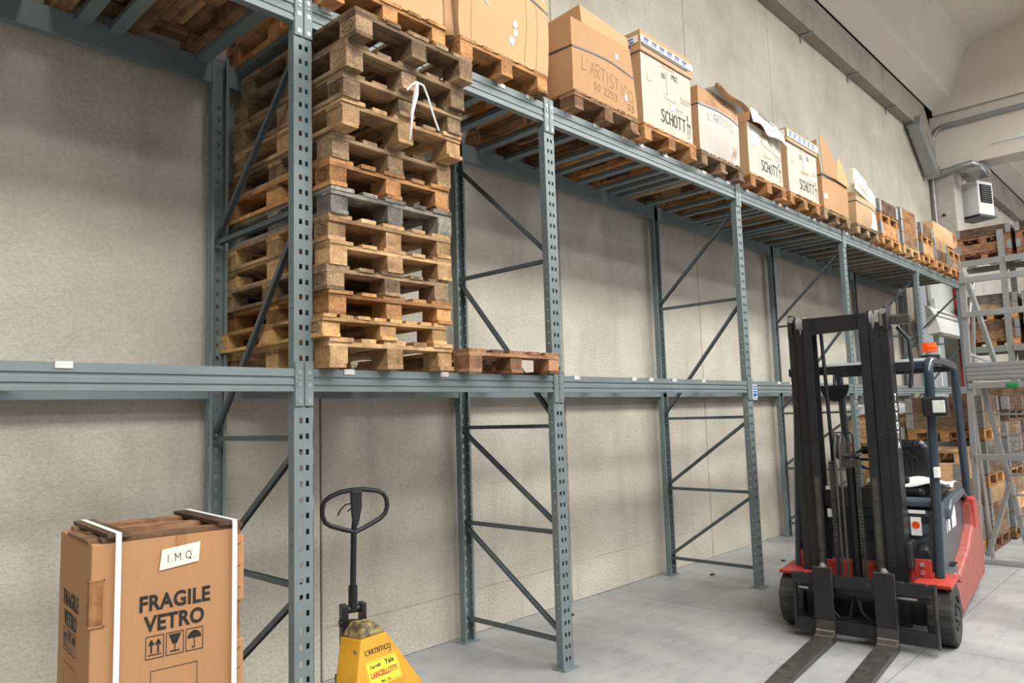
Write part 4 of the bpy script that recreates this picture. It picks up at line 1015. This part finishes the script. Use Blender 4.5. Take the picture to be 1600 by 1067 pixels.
# body
MB().prism([(-.20, .50), (-.22, .86), (-.30, .90), (-.55, .90), (-.55, .30), (-.2, .30)], 'y', -.44, .44).build('front_cowl', M['dgrey'], FK, bevel=.02)
MB().prism([(-.201, .70), (-.212, .86), (-.2, .862), (-.185, .70)], 'y', -.40, .38).build('cowl_panel', M['dgrey'], FK, bevel=.004)
fB('cowl_recess_shade', M['dark'], -.2, -.185, .16, .30, .44, .56)  # solid dark box giving the cowl opening its shade
for z in (.72, .80): fB('cowl_groove_shade', M['dark'], -.205, -.193, -.12, .08, z, z+.006)  # dark strips that colour in the shade of grooves
MB().cyl((-.21, .36, .80), (-.19, .36, .80), .03, 16).build('cowl_socket', M['blackp'], FK, smooth=True)
MB().prism([(-.20, .93), (-.24, .95), (-.30, .95), (-.32, .89), (-.2, .89)], 'y', -.42, .44).build('dash_top', M['dgrey'], FK, bevel=.01)
fB('step_plate', M['dgrey'], -.62, -.18, -.44, .48, .30, .42, bevel=.01)
# side body, grey shell with sculpted rear shoulder
side = [(-.42, .40), (-.52, .42), (-.60, .82), (-.72, .88), (-1.35, .90), (-1.62, .78), (-1.62, .45), (-1.0, .26), (-.6, .26)]
MB().prism(side, 'y', -.43, .43).build('side_shell', M['dgrey'], FK, bevel=.03)
MB().prism([(-.58, .76), (-.60, .84), (-.72, .90), (-1.35, .92), (-1.60, .82), (-1.60, .79), (-1.34, .87), (-.75, .84)], 'y', .40, .475).build('shoulder_rail', M['dgrey'], FK, bevel=.018)
MB().prism([(-.58, .76), (-.60, .84), (-.72, .90), (-1.35, .92), (-1.60, .82), (-1.60, .79), (-1.34, .87), (-.75, .84)], 'y', -.475, -.40).build('shoulder_rail', M['dgrey'], FK, bevel=.018)
text('18', .12, M['inkwhite'], FK, (-.68, .4335, .66), (-1, 0, 0), (0, 1, 0), .004, xs=1.7)
text('TRAIGO', .04, M['inkwhite'], FK, (-.68, .4335, .765), (-1, 0, 0), (0, 1, 0), .001, xs=1)
MB().box(-1.06, -.86, .4335, .436, .66, .82).build('info_label', M['inkwhite'], FK)
for s in (1, -1):
    a, b = (.36, .50) if s > 0 else (-.50, -.36)
    MB().prism([(-.36, .36), (-.46, .40), (-.62, .36), (-1.15, .46), (-1.50, .60), (-1.50, .80), (-1.92, .76), (-2.0, .55), (-1.97, .12), (-.62, .07), (-.44, .20)], 'y', a, b).build('red_skirt', M['redworn'], FK, bevel=.02)
MB().prism([(-1.45, .10), (-1.5, .78), (-1.90, .75), (-1.99, .55), (-1.96, .12)], 'y', -.46, .46).build('counterweight', M['redworn'], FK, bevel=.05)
MB().prism([(-1.52, .58), (-1.50, .83), (-1.64, .83), (-1.66, .60)], 'y', .44, .515).build('rear_cover', M['red'], FK, bevel=.015)
g = MB()
for k in range(5): g.box(-.56+k*.0-.02-k*.03, -.545-k*.03-.02, .36, .47, .42, .432)
g.build('step_tread', M['blackp'], FK)
# labels on cowl
MB().box(-.2, -.1965, .27, .34, .69, .82).build('warning_label', M['inkwhite'], FK).location = (.019, 0, 0)
MB().cyl((-.18, .305, .765), (-.1745, .305, .765), .026, 18).build('red_stop_mark', M['orange'], FK)
MB().box(-.2, -.1965, .26, .37, .845, .87).build('plate_label', M['inkwhite'], FK).location = (.015, 0, 0)
# seat
MB().box(-1.05, -.62, -.16, .30, .90, .99).build('seat_cushion', M['seat'], FK, bevel=.035)
sh = [(-.15, 1.0), (.30, 1.0), (.315, 1.1), (.29, 1.2), (.28, 1.28), (.24, 1.335), (-.10, 1.345), (-.14, 1.29), (-.15, 1.2), (-.17, 1.1)]
MB().prism([(l_, z) for l_, z in sh], 'x', -1.12, -1.02).build('backrest', M['seat'], FK, bevel=.03)
for dl in (.05, .09, .13):
    MB().tube([(-1.018, .07+dl, 1.02), (-1.018, .07+dl, 1.18), (-1.018, .04+dl*.6, 1.24)], .006, 6).tube([(-1.018, .07-dl, 1.02), (-1.018, .07-dl, 1.18), (-1.018, .10-dl*.6, 1.24)], .006, 6).build('seam', M['blackp'], FK)
text('TOYOTA', .055, M['dgrey'], FK, (-1.0185, .10, 1.285), (0, 1, 0), (1, 0, 0), .001)
MB().tube([(-.62+.0, -.02+.14*math.cos(2*PI*k/24), 1.20+.0+.0*k) if False else (-.60+.06*math.sin(2*PI*k/24)*1.6, -.02+.16*math.cos(2*PI*k/24), 1.20+.09*math.sin(2*PI*k/24)) for k in range(24)], .012, 8, closed=True).build('steering_wheel', M['blackp'], FK, smooth=True)
MB().tube([(-.60, -.02, 1.20), (-.48, -.02, .92)], .03, 10).build('steering_column', M['blackp'], FK, smooth=True)
MB().bar((-.60, -.17, 1.20), (-.60, .13, 1.20), .02, .02).build('wheel_spoke', M['blackp'], FK)
MB().cyl((-.36, .2, .93), (-.36, .2, 1.05), .018, 10).build('lever', M['blackp'], FK, smooth=True)
MB().box(-.40, -.33, .16, .25, 1.04, 1.09).build('lever_knob', M['blackp'], FK, bevel=.012)
MB().box(-1.3, -.75, .34, .40, .92, .98).build('armrest', M['seat'], FK, bevel=.02)
# overhead guard
def arc(c, r, a0, a1, n=7): return [(c[0]+r*math.cos(a0+(a1-a0)*i/n), c[1]+r*math.sin(a0+(a1-a0)*i/n)) for i in range(n+1)]
for l_ in (.45, -.50):
    P_ = [(-.06, .43), (-.30, 1.80)] + arc((-.41, 1.83), .12, R(10), R(90)) + [(-.9, 1.965), (-1.45, 1.955)] + arc((-1.47, 1.83), .12, R(90), R(185)) + [(-1.66, 1.2), (-1.72, .78)]
    MB().tube([(f_, l_, z) for f_, z in P_], .033, 12).build('guard_frame', M['guard'], FK, smooth=True)
fB('roof_front_bar', M['guard'], -.44, -.36, -.50, .45, 1.90, 1.95, bevel=.01); fB('roof_rear_bar', M['guard'], -1.5, -1.42, -.50, .45, 1.90, 1.95, bevel=.01)
fB('roof_panel', M['film'], -1.44, -.40, -.47, .42, 1.955, 1.975)
for k in range(5): fB('roof_slat', M['guard'], -1.44, -.42, -.38+k*.18, -.35+k*.18, 1.915, 1.95)
# beacon
g = MB().cyl((-.62, .42, 1.975), (-.62, .42, 2.005), .07, 20).build('beacon_base', M['blackp'], FK, smooth=True)
MB().cyl((-.62, .42, 2.005), (-.62, .42, 2.03), .047, 20).build('beacon_collar', M['bolt'], FK, smooth=True)
MB().cyl((-.62, .42, 2.03), (-.62, .42, 2.06), .052, 20).cyl((-.62, .42, 2.06), (-.62, .42, 2.10), .056, 20, .05).build('beacon_lens', M['orange'], FK, smooth=True)
# work light
MB().prism([(-.24, 1.53), (-.12, 1.54), (-.10, 1.68), (-.22, 1.68)], 'y', .415, .575).build('work_light', M['blackp'], FK, bevel=.015)
wlg = MB().box(-.112, -.10, .485, .565, 1.565, 1.655).build('lamp_lens', M['glass'], FK, bevel=.006)
MB().box(-.20, -.12, .44, .47, 1.20-.09, 1.20-.02).build('post_sticker', M['inkwhite'], FK).location = (0, .0155, 0)
# rear-view mirror: lower half disc
MB().prism([(-.34, 1.80)]+[(-.23-.11*math.cos(PI*k/12), 1.80-.13*math.sin(PI*k/12)) for k in range(13)], 'x', -.37, -.35).build('mirror', M['blackp'], FK, bevel=.004)
MB().cyl((-.36, -.23, 1.80), (-.40, -.23, 1.92), .012, 8).build('mirror_arm', M['blackp'], FK)
# sheet on the seat
o = sheet('plastic_sheet', lambda a, c: (-.62-.5*c, -.12+.58*a, 1.0+.02*math.sin(9*a+4*c)+.02*math.sin(11*c)), 14, 6, M['white'], None, .004)
o.matrix_world = FK.matrix_basis.copy(); o.location = (1.97, -1.24, .01); o.rotation_euler = (0, 0, R(185.5)); tag(o, 'crumpled white plastic sheet lying over the forklift seat', 'sheet')

# ------------------------------------------------------------ crates and pallets behind the forklift
def cstack(x, y, w, d, seq, where, tones, z0=0, top=None):
    z = z0; k = 0; n = 0
    G1 = 'collared pallets '+where
    tot = len(seq); names = ['lowest', 'second', 'third', 'fourth', 'fifth', 'sixth', 'seventh', 'eighth', 'ninth', 'tenth', 'eleventh']
    pc = cc_ = 0
    for s_ in seq:
        t_ = tones[k % len(tones)]; k += 1
        if s_ == 'P':
            pallet(t_ if t_ != 'dark' else 'brown', x+d/2, y-w/2, z, PI/2, '%s pallet from the floor up in the crate stack %s' % (names[pc], where), 'pallets '+where, w=w, h=.135); o = None
            # rotate so the long side runs away from the aisle end
            pc += 1; z += .1355
        else:
            collar(t_, x, y-w, z, d, w, '%s wooden collar from the floor up in the stack %s' % (names[cc_], where), G1); cc_ += 1; z += CH
    return z
# note: pallets here are turned with their short ends along the row
def gpal(tone, x, y, z, label, group, w=.8, d=1.0, h=.135):
    # pallet whose block rows face the camera side: footprint x..x+d, y-w..y
    o = pallet(tone, x+d, y-w/2, z, PI/2, label, group, w=w, h=h); o.scale = (1, d/PD, h/PH); return o
def stack(x, y, w, d, seq, where, tones, z0=0):
    z = z0; pc = cc_ = 0; names = ['lowest', 'second', 'third', 'fourth', 'fifth', 'sixth', 'seventh', 'eighth', 'ninth', 'tenth', 'eleventh', 'twelfth']
    for k, s_ in enumerate(seq):
        t_ = tones[k % len(tones)]
        if s_ == 'P':
            gpal(t_, x, y, z, '%s pallet up in the stack %s' % (names[pc], where), 'pallets '+where, w, d); pc += 1; z += .1355
        else:
            collar(t_, x, y-w, z, d, w, '%s wooden collar up in the stack %s' % (names[cc_], where), 'collars '+where); cc_ += 1; z += CH
    return z
z = stack(6.35, .42, .88, 1.05, 'PCCPCCPCC', 'behind the forklift mast', ['pale', 'pale', 'pale', 'orange', 'pale', 'pale', 'brown', 'pale', 'pale'])
o = empty('document_pocket', (6.345, -.17, 1.27), 0, 'white document pocket on the pale crate behind the forklift mast', 'document')
MB().box(-.012, 0, -.14, .14, -.08, .08).build('pocket', M['inkwhite'], o)
text('Slavati', .05, M['ink'], o, (-.0125, 0, .01), (0, -1, 0), (-1, 0, 0), .0005); text('Alvaro 41', .04, M['ink'], o, (-.0125, 0, -.05), (0, -1, 0), (-1, 0, 0), .0005)
fw_ = empty('film_wrapped_load', (6.3, -.5, z+.002), 0, 'flat load wrapped in crumpled white film on the pale crates', 'load')
sheet('film', lambda a, c: (0+1.1*c, 1.0*a-.05, .10+.012*math.sin(13*a+5*c)+.01*math.sin(31*a)), 30, 10, M['film'], fw_, .003)
sheet('film_skirt', lambda a, c: (-.01-.01*math.sin(23*a)*c, 1.0*a-.05, .10-.11*c+.012*math.sin(13*a)), 30, 4, M['film'], fw_, .003)
MB().box(.02, 1.08, -.03, .93, .0, .08).build('board_load', M['cardlight'], fw_)
stack(5.0, -.74, .46, .75, 'PCCPCCP', 'right of the forklift seat', ['orange', 'pale', 'pale', 'orange', 'pale', 'pale', 'pale'])
stack(5.85, -.48, .78, .85, 'PCCCPCCPCC', 'right of the forklift guard', ['brown', 'weathered', 'brown', 'pale', 'orange', 'dark', 'grey', 'orange', 'weathered', 'dark'])
zz = stack(7.6, -.20, 1.0, 1.0, 'PCCCPCCCPC', 'with dark planks behind the film load', ['brown', 'dark', 'dark', 'dark', 'brown', 'dark', 'dark', 'dark', 'dark', 'dark'])
stack(6.8, -.50, .80, .85, 'PCCCPCCC', 'second in the row behind the ladder', ['brown', 'weathered', 'pale', 'weathered', 'brown', 'dark', 'grey', 'weathered'])
stack(8.72, -.62, .85, .55, 'PCCCPCCCPCC', 'third in the row behind the ladder', ['brown', 'weathered', 'pale', 'weathered', 'orange', 'weathered', 'grey', 'weathered', 'orange', 'brown', 'weathered'])
# film-wrapped tall loads beyond
for i, (x_, y_, w_, h_, lb) in enumerate(((9.3, -1.7, .9, 2.1, 'tall film-wrapped load of bricks behind the ladder rungs'), (10.6, -1.5, .9, 2.2, 'farther film-wrapped load behind the ladder rungs'))):
    t = empty('wrapped_load', (x_, y_, .136), 0, lb, 'load')
    gpal('orange', x_, y_+w_/2, 0, ['pallet under the nearer film-wrapped load', 'pallet under the farther film-wrapped load'][i], 'pallets of the wrapped loads', w_, w_)
    rows = 10
    for k in range(rows):
        for q in range(3): MB().box(.02, w_-.02, -w_/2+.02+q*(w_-.04)/3+.004, -w_/2+.02+(q+1)*(w_-.04)/3-.004, k*h_/rows+.004, (k+1)*h_/rows-.003).build('brick_layer', WM[('pale', 'y')], t)
    def fn(a, c, w_=w_, h_=h_):
        return (-.005+.012*math.sin(20*a)*math.sin(6*c), -w_/2+w_*a, h_*c*.55)
    sheet('film', fn, 14, 10, M['filmgrey'], t, .002)
# far galvanised rack
FR = empty('galvanised_rack', (13, .12, 0), 0, 'distant galvanised pallet rack across the end of the hall', 'rack')
for y_ in (-.5, -3.3, -6.1):
    for x_ in (0, .97): MB().box(x_, x_+.08, y_-.05, y_+.05, 0, 4.95).build('post', M['galv'], FR)
    for z0, z1 in ((.3, 1.2), (1.2, .3+1.8), (2.1, 3.0), (3.0, 3.9), (3.9, 4.8)):
        MB().bar((.05, y_, z0), (1.0, y_, z1), .03, .03).build('brace', M['galv'], FR)
for z_ in (2.58, 4.30):
    for x_ in (-.03, .96):
        for a_, b_ in ((.3, -.45), (-.55, -3.25), (-3.35, -6.05)): MB().box(x_, x_+.05, b_, a_, z_, z_+.12).build('beam', M['galv'], FR)
    for k in range(14): MB().box(.02, .96, .1-k*.46, .14-k*.46, z_+.08, z_+.12).build('support_bar', M['galv'], FR)
yy = .35; n_ = 0
ordn = ['leftmost', 'second', 'third', 'fourth']
for k in range(3):
    y_ = .38-k*1.0; o = gpal('red', 13.1, y_, 4.425, '%s pallet on the upper level of the distant galvanised rack' % ordn[k], 'pallets on the distant rack', .92, .83)
    collar('red', 13.1, y_-.92, 4.561, .83, .92, '%s lower collar on the upper level of the distant rack' % ordn[k], 'collars on the distant rack')
    gpal('red', 13.1, y_, 4.561+CH, '%s upper small pallet on the distant galvanised rack' % ordn[k], 'pallets on the distant rack', .92, .83)
    collar('dark', 13.1, y_-.92, 4.697+CH, .83, .92, '%s dark collar topping the distant rack' % ordn[k], 'collars on the distant rack')
    g = gpal('orange', 13.1, y_, 2.705, '%s pallet on the lower level of the distant galvanised rack' % ordn[k], 'pallets on the distant rack', .92, .83)
    for q in range(2): collar(['brown', 'dark'][q], 13.1, y_-.92, 2.841+q*CH, .83, .92, '%s load on the distant rack lower level, %s collar' % (ordn[k], ['lower', 'second']
        [q]), 'collars on the distant rack')
    gpal('orange', 13.1, y_, 2.841+2*CH, '%s middle pallet in the lower level of the distant rack' % ordn[k], 'pallets on the distant rack', .92, .83)
    for q in range(2): collar(['weathered', 'grey'][q], 13.1, y_-.92, 2.977+(2+q)*CH, .83, .92, '%s load on the distant rack lower level, %s collar' % (ordn[k], ['third', 'topmost'][q]), 'collars on the distant rack')
# floor level of the far rack
for k in range(3):
    y_ = .38-k*1.0; stack(13.1, y_, .92, .83, 'PCCPCCPCC', '%s under the distant galvanised rack' % ordn[k], ['orange', 'brown', 'weathered', 'orange', 'dark', 'brown', 'bluep' if False else 'brown', 'weathered', 'grey'])

# ------------------------------------------------------------ aluminium warehouse ladder
LD = empty('aluminium_ladder_platform', (5.1, -1.32, 0), 0, 'aluminium mobile platform ladder with rails and rungs right of the forklift', 'ladder')
def lb(name, p0, p1, w=.05, h=.05, mat='alu', up=(0, 0, 1)): return MB().bar(p0, p1, w, h, up=up).build(name, M[mat], LD, bevel=.004, seg=1)
lb('post', (0, .04, .03), (0, -.03, 3.0), .055, .055, up=(1, 0, 0)); lb('post', (0, -1.05, .03), (0, -1.05, 3.0), .055, .055, up=(1, 0, 0))
lb('base_rail', (0, .1, .025), (0, -1.15, .025), .06, .045)
for z_, n_ in ((2.90, 'guard_rail'), (2.54, 'guard_rail'), (1.07, 'cross_rail'), (1.80, 'cross_rail')):
    lb(n_, (-.03, .0, z_), (-.03, -1.05, z_), .05, .06)
MB().box(-.06, .75, -1.05, -.02, 1.86, 1.875).build('platform_deck', M['alu'], LD)
g = MB().box(-.065, -.045, -1.05, .0, 1.85, 2.03)
for k in range(4): g.box(-.072, -.065, -1.05, .0, 1.865+k*.043, 1.885+k*.043)
g.build('toe_board', M['alu'], LD)
MB().bar((-.07, -.34, 1.79), (-.07, -.44, 1.79), .05, .05).build('green_cap', M['green'], LD, bevel=.01)
lb('rear_post', (.72, .10, 1.9), (.72, .02, 3.0), .03, .03, up=(1, 0, 0)); lb('rear_rail', (0, -.02, 2.98), (.72, .02, 2.98), .03, .03); lb('rear_rail', (0, -.03, 2.4), (.72, .02, 2.98), .025, .025)
lb('inner_stile', (.1, -.03, 3.0), (.3, -.19, 2.05), .06, .03); lb('rear_rail', (.0, 0, 2.15), (.5, -.3, 1.95), .025, .025)
# inclined climbing ladder
lb('ladder_stile', (.2, -.08, 1.80), (.25, -.35, .03), .045, .07, up=(1, 0, 0)); lb('ladder_stile', (.2, -.98, 1.80), (.25, -1.0, .03), .045, .07, up=(1, 0, 0))
for k in range(8):
    z_ = 1.50-k*.205; y_ = -.08-(1.80-z_)*.153
    lb('rung', (.2, y_, z_), (.2, -1.0, z_), .05, .022)
lb('brace', (.2, .02, .04), (.2, -.24, .80), .045, .045, up=(1, 0, 0)); lb('brace', (.2, -.24, .80), (.2, -.225, .93), .04, .04, up=(1, 0, 0))
for y_ in (.08, -1.1): MB().cyl((-.0, y_, .0+.045), (.03, y_, .045), .045, 16).build('castor', M['blackp'], LD, smooth=True)
# sloping rail support in the row behind
o = empty('chromed_barrier_post', (5.6, -.98, 0), 0, 'thin grey upright tube standing beside the crate stacks', 'post'); MB().cyl((-.25, -.36, 0), (-.25, -.3, 1.75), .02, 8).build('tube', M['alu'], o)
# debris chips on the floor
for i, (x_, y_, s_, lb_) in enumerate(((3.05, .62, .03, 'dark scrap on the floor near the third rear upright'), (3.6, .55, .045, 'larger dark scrap on the floor beyond the third upright'), (1.05, .80, .03, 'small dark scrap by the wall beyond the second upright'), (4.1, .35, .03, 'small chip on the floor before the fourth upright'))):
    g = MB(); pts = [(s_*random.uniform(.5, 1.3)*math.cos(a), s_*random.uniform(.4, .9)*math.sin(a)) for a in [k*PI/4 for k in range(8)]]
    g.prism(pts, 'z', 0, .012); o = g.build('debris', M['debris']); o.location = (x_, y_, .0); tag(o, lb_, 'debris', 'scraps on the floor')
